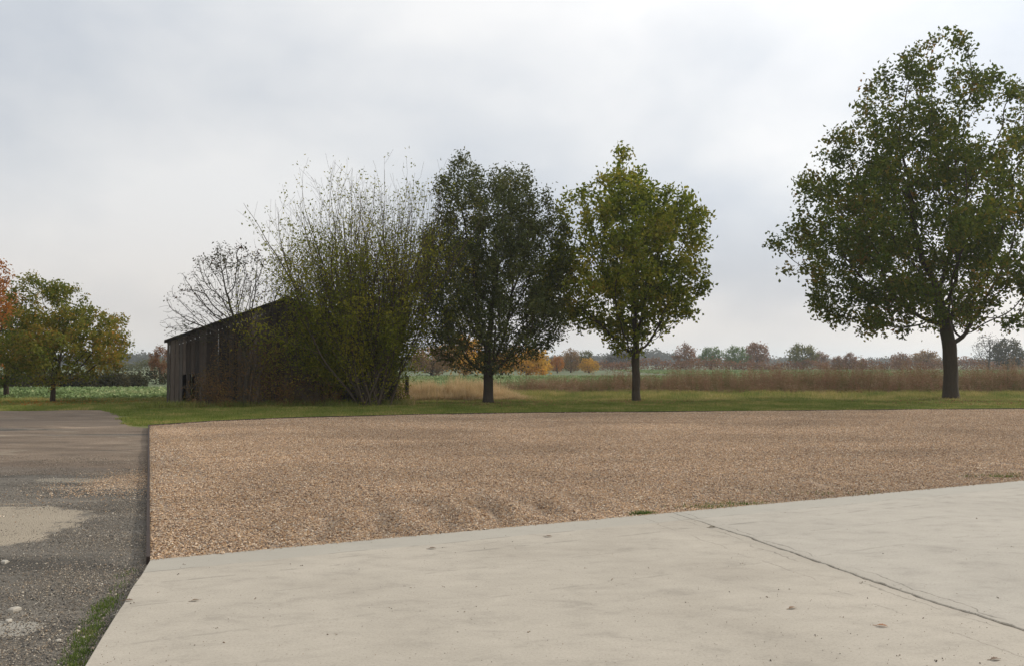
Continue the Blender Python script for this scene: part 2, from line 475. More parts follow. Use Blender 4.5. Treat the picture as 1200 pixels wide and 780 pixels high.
OCT_V = np.array([(1, 0, 0), (-1, 0, 0), (0, 1, 0), (0, -1, 0), (0, 0, 1), (0, 0, -1)], float)
OCT_F = np.array([(0, 2, 4), (2, 1, 4), (1, 3, 4), (3, 0, 4), (2, 0, 5), (1, 2, 5), (3, 1, 5), (0, 3, 5)])
def rand_rot(n, g):
    q = g.normal(size=(n, 4))
    q /= np.linalg.norm(q, axis=1)[:, None]
    w, x, y, z = q.T
    return np.stack([np.stack([1 - 2 * (y * y + z * z), 2 * (x * y - z * w), 2 * (x * z + y * w)], -1),
                     np.stack([2 * (x * y + z * w), 1 - 2 * (x * x + z * z), 2 * (y * z - x * w)], -1),
                     np.stack([2 * (x * z - y * w), 2 * (y * z + x * w), 1 - 2 * (x * x + y * y)], -1)], 1)
def stones(centres, size, g):
    n = len(centres)
    v = OCT_V[None] * g.uniform(0.6, 1.15, (n, 6, 1)) * np.stack([g.uniform(0.8, 1.3, n), g.uniform(0.65, 1.0, n), g.uniform(0.5, 0.8, n)], -1)[:, None, :]
    Rm = rand_rot(n, g)
    tilt = np.einsum('nij,nkj->nki', Rm, v)
    tilt[:, :, 2] *= 0.75
    V = tilt * size[:, None, None] + centres[:, None, :]
    Fc = OCT_F[None] + (np.arange(n) * 6)[:, None, None]
    return V.reshape(-1, 3), Fc.reshape(-1, 3), np.repeat(g.uniform(0, 1, n), 8)

def gravel_points(n, tmin, tmax, g):
    # points within the view wedge, distance band t from the slab edge
    out = []
    x = g.uniform(-12, 22, n * 3)
    y = g.uniform(7, 34, n * 3)
    t = -(np.stack([x, y], -1) - A0) @ nE
    ok = in_gravel(x, y) & (t >= tmin) & (t < tmax) & (np.abs(x) < y * 0.60 + 0.6)
    return x[ok][:n], y[ok][:n]
# near band: single stones following the raked surface
area_rate = (34 * 27)
gx, gy = gravel_points(int(area_rate * 2200 / 3), -0.0, 2.5, rng)
keep = rng.uniform(0, 1, len(gx)) < np.clip(1.35 - (-(np.stack([gx, gy], -1) - A0) @ nE) / 9.0, 0.5, 1)
gx, gy = gx[keep], gy[keep]
sz = rng.uniform(0.007, 0.0155, len(gx))
gc = np.column_stack([gx, gy, gravel_h(gx, gy) + rng.uniform(0.0, 0.010, len(gx))])
V, Fc, rd = stones(gc, sz, rng)
tag(tri_obj('gravel', V, Fc, M_peb, rd), kind='stuff')
print('near pebbles', len(gx))


# ------------------------------------------------- scatter object: variants + loose points in one mesh, instanced by geometry nodes
_scat = {}
def scatter_group(mat):
    if mat.name in _scat:
        return _scat[mat.name]
    ng = bpy.data.node_groups.new('scatter_' + mat.name, 'GeometryNodeTree')
    ng.interface.new_socket('Geometry', in_out='INPUT', socket_type='NodeSocketGeometry')
    ng.interface.new_socket('Geometry', in_out='OUTPUT', socket_type='NodeSocketGeometry')
    N = NT(ng)
    gi = ng.nodes.new('NodeGroupInput')
    go = ng.nodes.new('NodeGroupOutput')
    def named(nm, typ):
        return N.n('GeometryNodeInputNamedAttribute', {'Name': nm}, data_type=typ).outputs[0]
    src = N.n('GeometryNodeSeparateGeometry', {0: gi.outputs[0], 1: named('is_src', 'BOOLEAN')}, domain='POINT')
    spl = N.n('GeometryNodeSplitToInstances', {'Geometry': src.outputs[0], 'Group ID': named('vid', 'INT')}, domain='POINT')
    pts = N.n('GeometryNodeMeshToPoints', {'Mesh': src.outputs[1]})
    rot = N.n('FunctionNodeEulerToRotation', {0: named('rot', 'FLOAT_VECTOR')}).outputs[0]
    ins = N.n('GeometryNodeInstanceOnPoints', {'Points': pts.outputs[0], 'Instance': spl.outputs[0], 'Pick Instance': True,
                                               'Instance Index': named('vid', 'INT'), 'Rotation': rot, 'Scale': named('scl', 'FLOAT_VECTOR')})
    ng.links.new(ins.outputs[0], go.inputs[0])
    _scat[mat.name] = ng
    return ng
def scatter(name, variants, P, rot, scl, vid, mat, g, parent=None):
    """variants: list of (verts, faces(n,3), rnd). P (n,3), rot (n,3), scl (n,) or (n,3), vid (n,)"""
    vs, fs, rd, vidv, off = [], [], [], [], 0
    for k, (v, f, r) in enumerate(variants):
        vs.append(v); fs.append(np.asarray(f) + off); rd.append(r)
        vidv.append(np.full(len(v), k)); off += len(v)
    nv = off
    n = len(P)
    scl = np.asarray(scl, float)
    if scl.ndim == 1:
        scl = np.repeat(scl[:, None], 3, 1)
    verts = np.vstack(vs + [np.asarray(P, float)])
    faces = np.vstack(fs)
    is_src = np.concatenate([np.ones(nv, bool), np.zeros(n, bool)])
    at = {'rnd': ('FACE', 'FLOAT', np.concatenate(rd)),
          'is_src': ('POINT', 'BOOLEAN', is_src),
          'vid': ('POINT', 'INT', np.concatenate(vidv + [np.asarray(vid)]).astype(np.int32)),
          'tint': ('POINT', 'FLOAT', np.concatenate([np.zeros(nv), g.uniform(0, 1, n)])),
          'rot': ('POINT', 'FLOAT_VECTOR', np.vstack([np.zeros((nv, 3)), rot])),
          'scl': ('POINT', 'FLOAT_VECTOR', np.vstack([np.zeros((nv, 3)), scl]))}
    o = mesh_np(name, verts, faces.ravel(), np.full(len(faces), 3), mat, at, parent=parent)
    md = o.modifiers.new('scatter', 'NODES')
    md.node_group = scatter_group(mat)
    return tag(o, kind='stuff')

# far gravel: metre tiles of pebbles
def pebble_tile(S, dens, g, smin, smax):
    n = int(S * S * dens)
    c = np.column_stack([g.uniform(-S / 2, S / 2, n), g.uniform(-S / 2, S / 2, n), g.uniform(0.001, 0.012, n)])
    return stones(c, g.uniform(smin, smax, n), g)
T = 0.8
tiles = [pebble_tile(T, 1900, rng, 0.008, 0.0175) for _ in range(4)]
ax_, ay_ = np.meshgrid(np.arange(-30, 50), np.arange(-2, 45))
uu = A0[None, :] + dE[None, :] * (ax_.ravel() * T)[:, None] - nE[None, :] * (ay_.ravel() * T + T / 2 + 2.4)[:, None]
ok = in_gravel(uu[:, 0], uu[:, 1] + 0.35) & in_gravel(uu[:, 0] - 0.45, uu[:, 1] - 0.1) & (np.abs(uu[:, 0]) < uu[:, 1] * 0.62 + 2) & ((-(uu - A0) @ nE) > 2.4 + T / 2 - 0.01)
uu = uu[ok]
n = len(uu)
P = np.column_stack([uu, gravel_h(uu[:, 0], uu[:, 1])])
eps = 0.2
sxn = (gravel_h(uu[:, 0] + eps, uu[:, 1]) - gravel_h(uu[:, 0] - eps, uu[:, 1])) / (2 * eps)
edge_ang = math.atan2(dE[1], dE[0])
rot = np.column_stack([np.zeros(n), np.zeros(n), edge_ang + rng.integers(0, 4, n) * math.pi / 2])
scatter('gravel', tiles, P, rot, np.ones(n), rng.integers(0, 4, n), M_pebi, rng)
# strip of loose pebbles along the far and left margins that the tiles cannot reach
mx = rng.uniform(-12, 22, 600000); my = rng.uniform(7, 34, 600000)
okm = in_gravel(mx, my) & (~in_gravel(mx - 0.95, my - 0.1) | ~in_gravel(mx, my + 0.9)) & (np.abs(mx) < my * 0.62 + 1)
mx, my = mx[okm], my[okm]
V, Fc, rd = stones(np.column_stack([mx, my, gravel_h(mx, my) + 0.004]), rng.uniform(0.010, 0.019, len(mx)), rng)
tag(tri_obj('gravel', V, Fc, M_peb, rd), kind='stuff')
print('margin pebbles', len(mx))

# the track
LX = [(A0 + dL * 14), A0, GT[0]]
def left_edge_x(y):
    return np.interp(y, [A0[1] - 14, A0[1], GT[0, 1]], [A0[0] - dL[0] * 0 + dL[0] / -dL[1] * 14, A0[0], GT[0, 0]])
TF_px = [(-400, 484), (0, 481), (60, 480), (118, 480), (136, 484), (142, 492), (150, 499), (175, 501)]
TF = np.array([G(x, y, 0.0) for x, y in TF_px])
yk_top, xk = TF[-1][1], TF[-1][0]
def track_h(x, y):
    return 0.0 + 0.014 * fbm2(x, y, 21, 3.5, 3) - 0.004
def tP(u, v):
    # u: left -> right, v: near -> far
    xr_b, yb = left_edge_x(np.array([-6.0]))[0], -6.0
    xr = xr_b
    y_right = yb + (TF[-1][1] - yb) * v
    x_right = left_edge_x(y_right) + 0.0
    # left side far away
    X = -60 + (x_right + 60) * (u ** 0.45)
    ytop = np.interp(X, TF[:, 0], TF[:, 1])
    Y = yb + (ytop - yb) * v
    X2 = np.minimum(X, left_edge_x(Y) - 0.0)
    X = -60 + (left_edge_x(Y) + 60) * (u ** 0.45)
    ytop = np.interp(X, TF[:, 0], TF[:, 1])
    Y = yb + (ytop - yb) * v
    X = -60 + (left_edge_x(Y) + 60) * (u ** 0.45)
    return np.column_stack([X, Y, track_h(X, Y)])
tag(grid_sheet('track', tP, 200, 160, M_track), kind='structure')
def in_track(x, y):
    return (x < left_edge_x(y) + 0.02) & (y < np.interp(x, TF[:, 0], TF[:, 1]))

# (see also the aggregate colours above)
# loose aggregate on the track: dense near the slab, thinning away
n = 620000
x = rng.uniform(-9.5, -1.5, n); y = rng.uniform(3.8, 16, n)
dl = left_edge_x(y) - x
dens = np.exp(-dl / 1.5) * 1.0 + 0.16
dens *= np.clip(0.75 + 0.7 * fbm2(x, y, 31, 1.6, 3), 0.15, 1.3)
pad = ((np.abs((x - PATCHES_AND_SHADE[0][0]) / 1.5) ** 3 + np.abs((y - PATCHES_AND_SHADE[0][1]) / 1.45) ** 3) < 1.0)
dens[pad] *= 0.15
dens *= np.clip(1.4 - y / 13.0, 0.1, 1)
ok = (dl > 0.0) & (rng.uniform(0, 1, n) < dens) & (np.abs(x) < y * 0.60 + 0.5)
x, y = x[ok], y[ok]
s = rng.uniform(0.003, 0.0085, len(x)) * np.where(rng.uniform(0, 1, len(x)) > 0.97, 1.9, 1)
V, Fc, rd = stones(np.column_stack([x, y, track_h(x, y) + s * 0.3]), s, rng)
tag(tri_obj('loose_stones', V, Fc, M_agg, rd), kind='stuff')
print('aggregate', len(x))
# spilt gravel beside the edging
n = 4500
x = rng.normal(0, 0.42, n); y = rng.normal(0, 0.9, n)
c0 = G(158, 562)
x = c0[0] + x; y = c0[1] + y
ok = x < left_edge_x(y) - 0.03
x, y = x[ok], y[ok]
V, Fc, rd = stones(np.column_stack([x, y, track_h(x, y) + 0.004]), rng.uniform(0.007, 0.014, len(x)), rng)
tag(tri_obj('spilt_gravel', V, Fc, M_peb, rd), kind='stuff')
# a few pale lumps of broken concrete
def lump(px_, py_, w, label, mat=None):
    g = np.random.default_rng(int(px_ * 7 + py_))
    p = G(px_, py_)
    th = np.linspace(0, 2 * math.pi, 9)[:-1]
    r = g.uniform(0.65, 1.1, 8) * w
    v = []
    for k, (zz_, sc) in enumerate(((-0.01, 1.0), (w * 0.28, 0.92), (w * 0.42, 0.6))):
        for a, rr in zip(th, r):
            v.append((rr * sc * math.cos(a), rr * sc * 0.7 * math.sin(a), zz_ + g.uniform(-0.1, 0.1) * w * 0.3))
    f = [(k * 8 + i, k * 8 + (i + 1) % 8, (k + 1) * 8 + (i + 1) % 8, (k + 1) * 8 + i) for k in range(2) for i in range(8)]
    fl = [i for q in f for i in q] + list(range(16, 24))
    o = mesh_np('stone', v, fl, [4] * len(f) + [8], M_conc_r)
    o.location = (p[0], p[1], float(track_h(p[0], p[1])))
    o.rotation_euler = (0, 0, g.uniform(0, 6))
    return tag(o, label, 'stone', 'pale broken stones on the track')
lump(16, 716, 0.055, 'largest pale broken stone lying on the dark track at the left')
lump(10, 728, 0.038, 'small pale stone just below the largest one on the track')
lump(68, 750, 0.028, 'small pinkish white stone on the track near the strip of grass')
lump(5, 658, 0.05, 'pale stone at the near edge of the worn concrete patch')

# concrete slabs: one parent, two slabs with a ragged joint between them
cy_ = empty('concrete_yard', (0, 0, 0), None, None)
cy_['kind'] = 'structure'
def joint_pts(side):
    g = np.random.default_rng(77)
    L = 16.0
    k = np.linspace(0, L, 420)
    base = J0[None] + dJ[None] * k[:, None]
    nj = np.array([-dJ[1], dJ[0]])
    w = 0.02 * np.sin(k * 1.3) + 0.022 * fbm2(k, k * 0, 51, 0.7, 5) + 0.006 * fbm2(k, k * 0, 58, 0.10, 3)
    open_ = np.clip(k / 1.5, 0.12, 1)
    gap = (0.008 + 0.009 * np.abs(fbm2(k, k * 0, 52, 0.25, 3))) * open_
    if side == 0:
        w = w - gap - 0.016 * np.clip(fbm2(k, k * 0, 53, 0.16, 3) - 0.2, 0, 1) * open_
    else:
        w = w + gap + 0.016 * np.clip(fbm2(k, k * 0, 54, 0.16, 3) - 0.2, 0, 1) * open_
    return base + nj[None] * w[:, None]
nj = np.array([-dJ[1], dJ[0]])
if (A0 - J0) @ nj > 0:
    left_side = 1
else:
    left_side = 0
def edge_line(P0, P1, n, seed, amp):
    t = np.linspace(0, 1, n)
    L = np.linalg.norm(P1 - P0)
    d = (P1 - P0) / L
    nn = np.array([-d[1], d[0]])
    w = amp * fbm2(t * L, t * 0, seed, 0.8, 5) * np.minimum(1, np.minimum(t, 1 - t) * L * 4)
    return P0[None] + d[None] * (t * L)[:, None] + nn[None] * w[:, None]
def slab(name, loop, mat, label=None):
    L0 = np.asarray(loop)
    if np.sum(L0[:, 0] * np.roll(L0[:, 1], -1) - np.roll(L0[:, 0], -1) * L0[:, 1]) < 0:
        loop = list(loop)[::-1]
    n_ = len(loop)
    zt, zb, bev = 0.05, -0.06, 0.006
    # inset ring for the worn arris
    L = np.asarray(loop)
    nx = np.roll(L, -1, 0) - np.roll(L, 1, 0)
    nx /= np.maximum(np.linalg.norm(nx, axis=1), 1e-9)[:, None]
    area = 0.5 * np.sum(L[:, 0] * np.roll(L[:, 1], -1) - np.roll(L[:, 0], -1) * L[:, 1])
    inn = np.stack([-nx[:, 1], nx[:, 0]], 1) * (1 if area > 0 else -1)
    I = L + inn * bev
    v = [(p[0], p[1], zt) for p in I] + [(p[0], p[1], zt - bev) for p in L] + [(p[0], p[1], zb) for p in L]
    ff, lt = list(range(n_)), [n_]
    for k in range(n_):
        j = (k + 1) % n_
        for o_ in (0, n_):
            ff += [k + o_, k + o_ + n_, j + o_ + n_, j + o_]; lt.append(4)
    o = mesh_np(name, v, ff, lt, mat, parent=cy_)
    return o
Jl = joint_pts(left_side); Jr = joint_pts(1 - left_side)
S_ = (J0 - A0) @ dE
Jtop = A0 + dE * S_
bl = B0 + dL * 9.0
fareast = A0 + dE * 44
edgeL = edge_line(A0, Jtop, 90, 61, 0.006)
edgeR = edge_line(Jtop, fareast, 160, 62, 0.006)
leftE = edge_line(bl, A0, 110, 63, 0.007)
# joint end points start at the slab edge
loopL = list(leftE) + list(edgeL[1:-1]) + list(Jl)
loopR = list(Jr[::-1]) + list(edgeR[1:])+ [np.array([fareast[0], -10.0]), np.array([Jr[-1][0], -10.0])]
sl = slab('slab', loopL, M_conc_l, )
sl['label'] = 'larger warm grey concrete slab left of the cracked joint'
sr = slab('slab', loopR, M_conc_r)
sr['label'] = 'paler grey concrete slab right of the cracked joint'
jf, NJ = new_mat('joint_dirt')
finish(jf, NJ, bsdf(NJ, NJ.mix(NJ.noise(pos(NJ), 30, 3), (0.012, 0.01, 0.008), (0.045, 0.04, 0.028)), 0.95))
jj = np.vstack([J0 - dJ * 0.6 + nj * 0.08, J0 - dJ * 0.6 - nj * 0.08, J1 + dJ * 10 - nj * 0.08, J1 + dJ * 10 + nj * 0.08])
o = flat('joint_filler', jj, 0.015, jf); o.parent = cy_

# dark timber edging boards
M_edge, NE = new_mat('tarred_timber')
finish(M_edge, NE, bsdf(NE, NE.mix(NE.noise(pos(NE), 6, 4), (0.025, 0.019, 0.016), (0.065, 0.046, 0.038)), 0.85, NE.noise(pos(NE), 30, 3), 0.4, 0.01))
def board_run(name, pts, w, z0, z1, mat, label, cat, seed=0, off=0.0):
    root = empty(name, (pts[0][0], pts[0][1], 0), label, cat)
    for k in range(len(pts) - 1):
        a, b = np.array(pts[k]), np.array(pts[k + 1])
        d = b - a; L = np.linalg.norm(d); d /= L
        nn = np.array([-d[1], d[0]])
        q = []
        h = (k % 3) * 0.002
        for zz_ in (z0, z1 + h):
            for (s_, e_) in ((0.003, 0), (L - 0.003, 0), (L - 0.003, w), (0.003, w)):
                p = a + d * s_ + nn * (e_ + off) - pts[0]
                q.append((p[0], p[1], zz_))
        f = [0, 3, 2, 1, 4, 5, 6, 7, 0, 1, 5, 4, 1, 2, 6, 5, 2, 3, 7, 6, 3, 0, 4, 7]
        mesh_np('board', q, f, [4] * 6, mat, parent=root)
    return root
ev = GT[0] - A0
eL = np.linalg.norm(ev)
pts = [A0 + ev * t + np.array([0.004 * math.sin(t * 20), 0]) for t in np.linspace(0.004, 1, 6)]
board_run('edging_board', pts, 0.03, -0.06, 0.062, M_edge, 'dark timber edging between the brown gravel and the track', 'edging')
pts = [np.array([x_, float(gtop(x_)) + 0.01]) for x_ in np.concatenate([GT[:-1, 0], [44]])]
board_run('edging_board', pts, 0.03, -0.06, 0.058, M_edge, 'long thin dark edging between the far side of the gravel and the grass verge', 'edging')


# ---------------------------------------------------------------- grass and field plants
def blades(n, S, hmin, hmax, w, g, lean=0.5, disc=False, pts=None):
    """n single-triangle or two-step blades, returns verts, faces, rnd"""
    if pts is None:
        bx, by = g.uniform(-S / 2, S / 2, n), g.uniform(-S / 2, S / 2, n)
        if disc:
            a = g.uniform(0, 6.283, n); r = S / 2 * np.sqrt(g.uniform(0, 1, n))
            bx, by = r * np.cos(a), r * np.sin(a)
    else:
        bx, by = pts
    h = g.uniform(hmin, hmax, n)
    a = g.uniform(0, 6.283, n)
    l = g.uniform(0.05, lean, n) * h
    dx, dy = np.cos(a), np.sin(a)
    wx, wy = -np.sin(a + g.uniform(-0.6, 0.6, n)) * w / 2, np.cos(a) * w / 2
    b0 = np.stack([bx - wx, by - wy, np.zeros(n)], 1)
    b1 = np.stack([bx + wx, by + wy, np.zeros(n)], 1)
    m0 = np.stack([bx + dx * l * 0.35 - wx * 0.8, by + dy * l * 0.35 - wy * 0.8, h * 0.6], 1)
    m1 = np.stack([bx + dx * l * 0.35 + wx * 0.8, by + dy * l * 0.35 + wy * 0.8, h * 0.6], 1)
    t = np.stack([bx + dx * l, by + dy * l, h], 1)
    V = np.stack([b0, b1, m0, m1, t], 1).reshape(-1, 3)
    k = (np.arange(n) * 5)[:, None]
    Fc = np.concatenate([k + [0, 1, 3], k + [0, 3, 2], k + [2, 3, 4]], 0)
    r = g.uniform(0, 1, n)
    return V, Fc, np.concatenate([r, r, r])
def combine(parts):
    vs, fs, rs, off = [], [], [], 0
    for v, f, r in parts:
        vs.append(v); fs.append(np.asarray(f) + off); rs.append(r); off += len(v)
    return np.vstack(vs), np.vstack(fs), np.concatenate(rs)
def tile_area(x0, x1, y0, y1, S, g, jit=0.0):
    xs, ys = np.meshgrid(np.arange(x0, x1, S), np.arange(y0, y1, S))
    xs, ys = xs.ravel() + g.uniform(-jit, jit, xs.size), ys.ravel() + g.uniform(-jit, jit, xs.size)
    ok = np.abs(xs) < ys * 0.62 + 3
    return xs[ok], ys[ok]
def rot_z(n, g):
    return np.column_stack([np.zeros(n), np.zeros(n), g.uniform(0, 6.283, n)])

# mown verge
gt = [blades(260, 0.72, 0.03, 0.085, 0.012, rng, 0.9, True) for _ in range(4)]
xs, ys = tile_area(-48, 40, 22, 41.5, 0.42, rng, 0.2)
clear = ~in_track(xs, ys - 0.30) & ~in_track(xs + 0.3, ys) & ~(in_gravel(xs, ys - 0.42)) & ~in_gravel(xs + 0.45, ys) & ~in_gravel(xs, ys) & (ys > np.where((xs > GT[0, 0] - 0.3), gtop(np.maximum(xs, GT[0, 0])) + 0.36, 0)) & (ys > 23.6)
xs, ys = xs[clear], ys[clear]
n = len(xs)
scatter('grass', gt, np.column_stack([xs, ys, np.full(n, -0.03)]), rot_z(n, rng), np.column_stack([np.ones(n), np.ones(n), rng.uniform(0.8, 1.5, n)]), rng.integers(0, 4, n), M_grass, rng)
# rough grass towards the field
rt = [blades(170, 0.9, 0.10, 0.34, 0.014, rng, 0.8, True) for _ in range(4)]
xs, ys = tile_area(-48, 40, 38.8, 46.5, 0.42, rng, 0.2)
barnmask = ~((xs > -14.3) & (xs < -4.5))
xs, ys = xs[barnmask], ys[barnmask]
ok = (xs > -8) | (ys < 39.9)
xs, ys = xs[ok], ys[ok]
n = len(xs)
scatter('rough_grass', rt, np.column_stack([xs, ys, np.full(n, -0.03)]), rot_z(n, rng), np.column_stack([np.ones(n), np.ones(n), 0.35 + np.clip((ys - 38.5) / 4, 0, 0.9) * rng.uniform(0.3, 1.1, n)]), rng.integers(0, 4, n), M_rough, rng)
# tall dry grass right of the barn
dt = [blades(130, 0.7, 0.35, 0.95, 0.012, rng, 0.7, True) for _ in range(4)]
n = 480
x = rng.uniform(-5.3, 0.9, n); y = rng.uniform(39.0, 43.0, n)
w_ = np.clip(1.25 - np.maximum(0, x + 2.4) / 3.0, 0.15, 1) * np.clip(0.9 + 0.5 * fbm2(x, y, 66, 1.4, 3), 0.4, 1.4) * np.clip((y - 38.2) / 1.8, 0.35, 1)
s = 0.62 * w_ * rng.uniform(0.6, 1.35, n)
scatter('dry_grass', dt, np.column_stack([x, y, np.full(n, -0.03)]), rot_z(n, rng), np.column_stack([np.ones(n), np.ones(n), s * 1.35]), rng.integers(0, 4, n), M_dry, rng)
# long unmown grass at the foot of the barn
lt_ = [blades(120, 0.55, 0.08, 0.26, 0.013, rng, 0.8, True) for _ in range(3)]
g1, g2 = G(196, 477), G(462, 474)
n = 210
t = rng.uniform(-0.12, 1.08, n)
x = g1[0] + (g2[0] - g1[0]) * t; y = g1[1] + (g2[1] - g1[1]) * t - 0.28 + rng.normal(0, 0.22, n)
scatter('barn_foot_grass', lt_, np.column_stack([x, y, np.full(n, -0.03)]), rot_z(n, rng), np.column_stack([np.ones(n), np.ones(n), rng.uniform(0.5, 1.5, n)]), rng.integers(0, 3, n), M_grass, rng)

# dead dock stems and seed heads
def weed(g, h):
    V, Fa, Rr, off = [], [], [], 0
    for s_ in range(g.integers(2, 4)):
        hh = h * g.uniform(0.7, 1.0)
        b = np.array([g.uniform(-0.08, 0.08), g.uniform(-0.08, 0.08), 0])
        tp = b + np.array([g.uniform(-0.14, 0.14), g.uniform(-0.14, 0.14), hh])
        a = g.uniform(0, 3.14)
        wv = np.array([math.cos(a), math.sin(a), 0]) * 0.006
        V += [b - wv, b + wv, tp]; Fa.append((off, off + 1, off + 2)); Rr.append(g.uniform(0.3, 1)); off += 3
        for k in range(g.integers(26, 40)):
            t_ = g.uniform(0.25, 1.0)
            c = b + (tp - b) * t_ + g.normal(0, 0.035 + 0.04 * (1 - t_), 3)
            q = g.normal(size=(3, 3)) * (0.016 + 0.012 * (t_ < 0.5))
            V += list(c + q); Fa.append((off, off + 1, off + 2)); Rr.append(min(1, max(0, 0.25 + 0.65 * t_ + g.normal(0, 0.15)))); off += 3
    return np.array(V), np.array(Fa), np.array(Rr)
wv_ = [weed(rng, 1.25) for _ in range(8)]
n = 7000
x = rng.uniform(-4, 34, n); y = rng.uniform(43.8, 52, n)
edge_y = 44.1 + 1.0 * fbm2(x, x * 0, 71, 6, 3)
ok = (y > edge_y) & (rng.uniform(0, 1, n) < np.clip((x + 4) / 5, 0.12, 1))
x, y, edge_y = x[ok], y[ok], edge_y[ok]
hs = np.clip(0.78 + (x - 0) * 0.05, 0.5, 1.45) * (0.80 + 0.34 * fbm2(x, y, 72, 3.0, 4)) * rng.uniform(0.6, 1.2, len(x))
hs *= np.clip((y - edge_y) / 2.2, 0.45, 1)
n = len(x)
scatter('dead_weeds', wv_, np.column_stack([x, y, np.full(n, -0.05)]), rot_z(n, rng), np.column_stack([np.ones(n), np.ones(n), hs]), rng.integers(0, 8, n), M_weed, rng)

n = 420
x = rng.uniform(2, 32, n); y = rng.uniform(43.2, 48, n)
scatter('tall_dead_stems', wv_, np.column_stack([x, y, np.full(n, -0.05)]), rot_z(n, rng), np.column_stack([np.ones(n), np.ones(n), np.clip(0.6 + x * 0.02, 0.6, 1.25) * rng.uniform(0.5, 1.25, n)]), rng.integers(0, 8, n), M_weed, rng)

# crop rows
def crop_tile(S, g):
    V, Fa, Rr, off = [], [], [], 0
    for r in np.arange(-S / 2 + 0.25, S / 2, 0.5):
        for c in np.arange(-S / 2, S / 2, 0.33):
            cx, cy2 = c + g.uniform(-0.08, 0.08), r + g.uniform(-0.06, 0.06)
            rr = g.uniform(0, 1)
            for k in range(6):
                a = g.uniform(0, 6.283); L = g.uniform(0.14, 0.30); el = g.uniform(0.3, 1.2)
                d = np.array([math.cos(a) * math.cos(el), math.sin(a) * math.cos(el), math.sin(el)])
                s_ = np.array([-math.sin(a), math.cos(a), 0]) * g.uniform(0.05, 0.085)
                b = np.array([cx, cy2, 0.0])
                m_ = b + d * L * 0.6 + s_
                m2 = b + d * L * 0.6 - s_
                t_ = b + d * L + np.array([0, 0, -0.03])
                V += [b, m_, t_, m2]
                Fa += [(off, off + 1, off + 2), (off, off + 2, off + 3)]
                q = min(1, max(0, 0.6 * rr + g.uniform(0, 0.5)))
                Rr += [q, q]; off += 4
    return np.array(V), np.array(Fa), np.array(Rr)
ct = [crop_tile(4.0, rng) for _ in range(3)]
xs, ys = np.meshgrid(np.arange(-150, 150, 4.0), np.arange(50, 215, 4.0))
xs, ys = xs.ravel(), ys.ravel()
ok = (np.abs(xs) < ys * 0.62 + 4) & ((xs > -12) | ((ys < 59))) & ((ys < 116) | (xs > 22))
xs, ys = xs[ok], ys[ok]
xl, yl = np.meshgrid(np.arange(-60, -12, 4.0), np.arange(42.3, 49, 4.0))
xs = np.concatenate([xs, xl.ravel()]); ys = np.concatenate([ys, yl.ravel()])
n = len(xs)
scatter('crops', ct, np.column_stack([xs, ys, np.full(n, -0.07)]), np.column_stack([np.zeros(n), np.zeros(n), rng.integers(0, 2, n) * math.pi]), np.ones(n), rng.integers(0, 3, n), M_crop, rng)

# weeds and moss along the slab edges
M_near = leaf_mat('kerb_grass', [(0.0, (0.05, 0.08, 0.015)), (0.5, (0.10, 0.15, 0.03)), (0.85, (0.17, 0.20, 0.05)), (1.0, (0.30, 0.24, 0.10))], 3.0, 0.3, 0.5)
def near_grass(name, segs, n, hmin, hmax, w=0.006):
    X, Y = [], []
    for (c, sx_, sy_, k) in segs:
        X.append(rng.normal(c[0], sx_, int(n * k))); Y.append(rng.normal(c[1], sy_, int(n * k)))
    X, Y = np.concatenate(X), np.concatenate(Y)
    V, Fc, r = blades(len(X), 1, hmin, hmax, w, rng, 1.0, pts=(X, Y))
    return X, Y, V, Fc, r
segs = []
for (px_, py_, k) in ((100, 752, 1.0), (108, 738, 1.0), (114, 724, 0.8), (121, 712, 0.7), (128, 703, 0.4), (92, 768, 1.1), (84, 785, 1.2), (78, 800, 1.2), (140, 688, 0.10), (148, 672, 0.12)):
    c = G(px_, py_); segs.append((c, 0.035, 0.09, k))
X, Y, V, Fc, r = near_grass('', segs, 420, 0.006, 0.026, 0.005)
edge_at = lambda y: A0[0] + dL[0] / -dL[1] * (A0[1] - y)
okb = X < edge_at(Y) - 0.004
okb5 = np.repeat(okb, 5)
# drop blades that would stand in the slab
fk = np.repeat([0], 0)
keepf = np.tile(okb, 3)
tag(tri_obj('edge_grass', V, Fc[keepf], M_near, r[keepf]), kind='stuff')
segs = []
for (px_, py_, k, sxx, syy) in ((755, 601, 1.0, 0.07, 0.04), (838, 593, 0.5, 0.25, 0.05), (870, 589, 0.4, 0.3, 0.05), (1165, 557, 0.5, 0.22, 0.05), (1195, 555, 0.15, 0.2, 0.05), (980, 577, .15, 0.4, .06)):
    c = G(px_, py_, 0.05); segs.append((c, sxx, syy, k))
X, Y, V, Fc, r = near_grass('', segs, 420, 0.015, 0.05, 0.007)
V[:, 2] += 0.035
okb = ((np.stack([X, Y], 1) - A0) @ nE) < -0.01
tag(tri_obj('edge_grass', V, Fc[np.tile(okb, 3)], M_near, r[np.tile(okb, 3)]), kind='stuff')

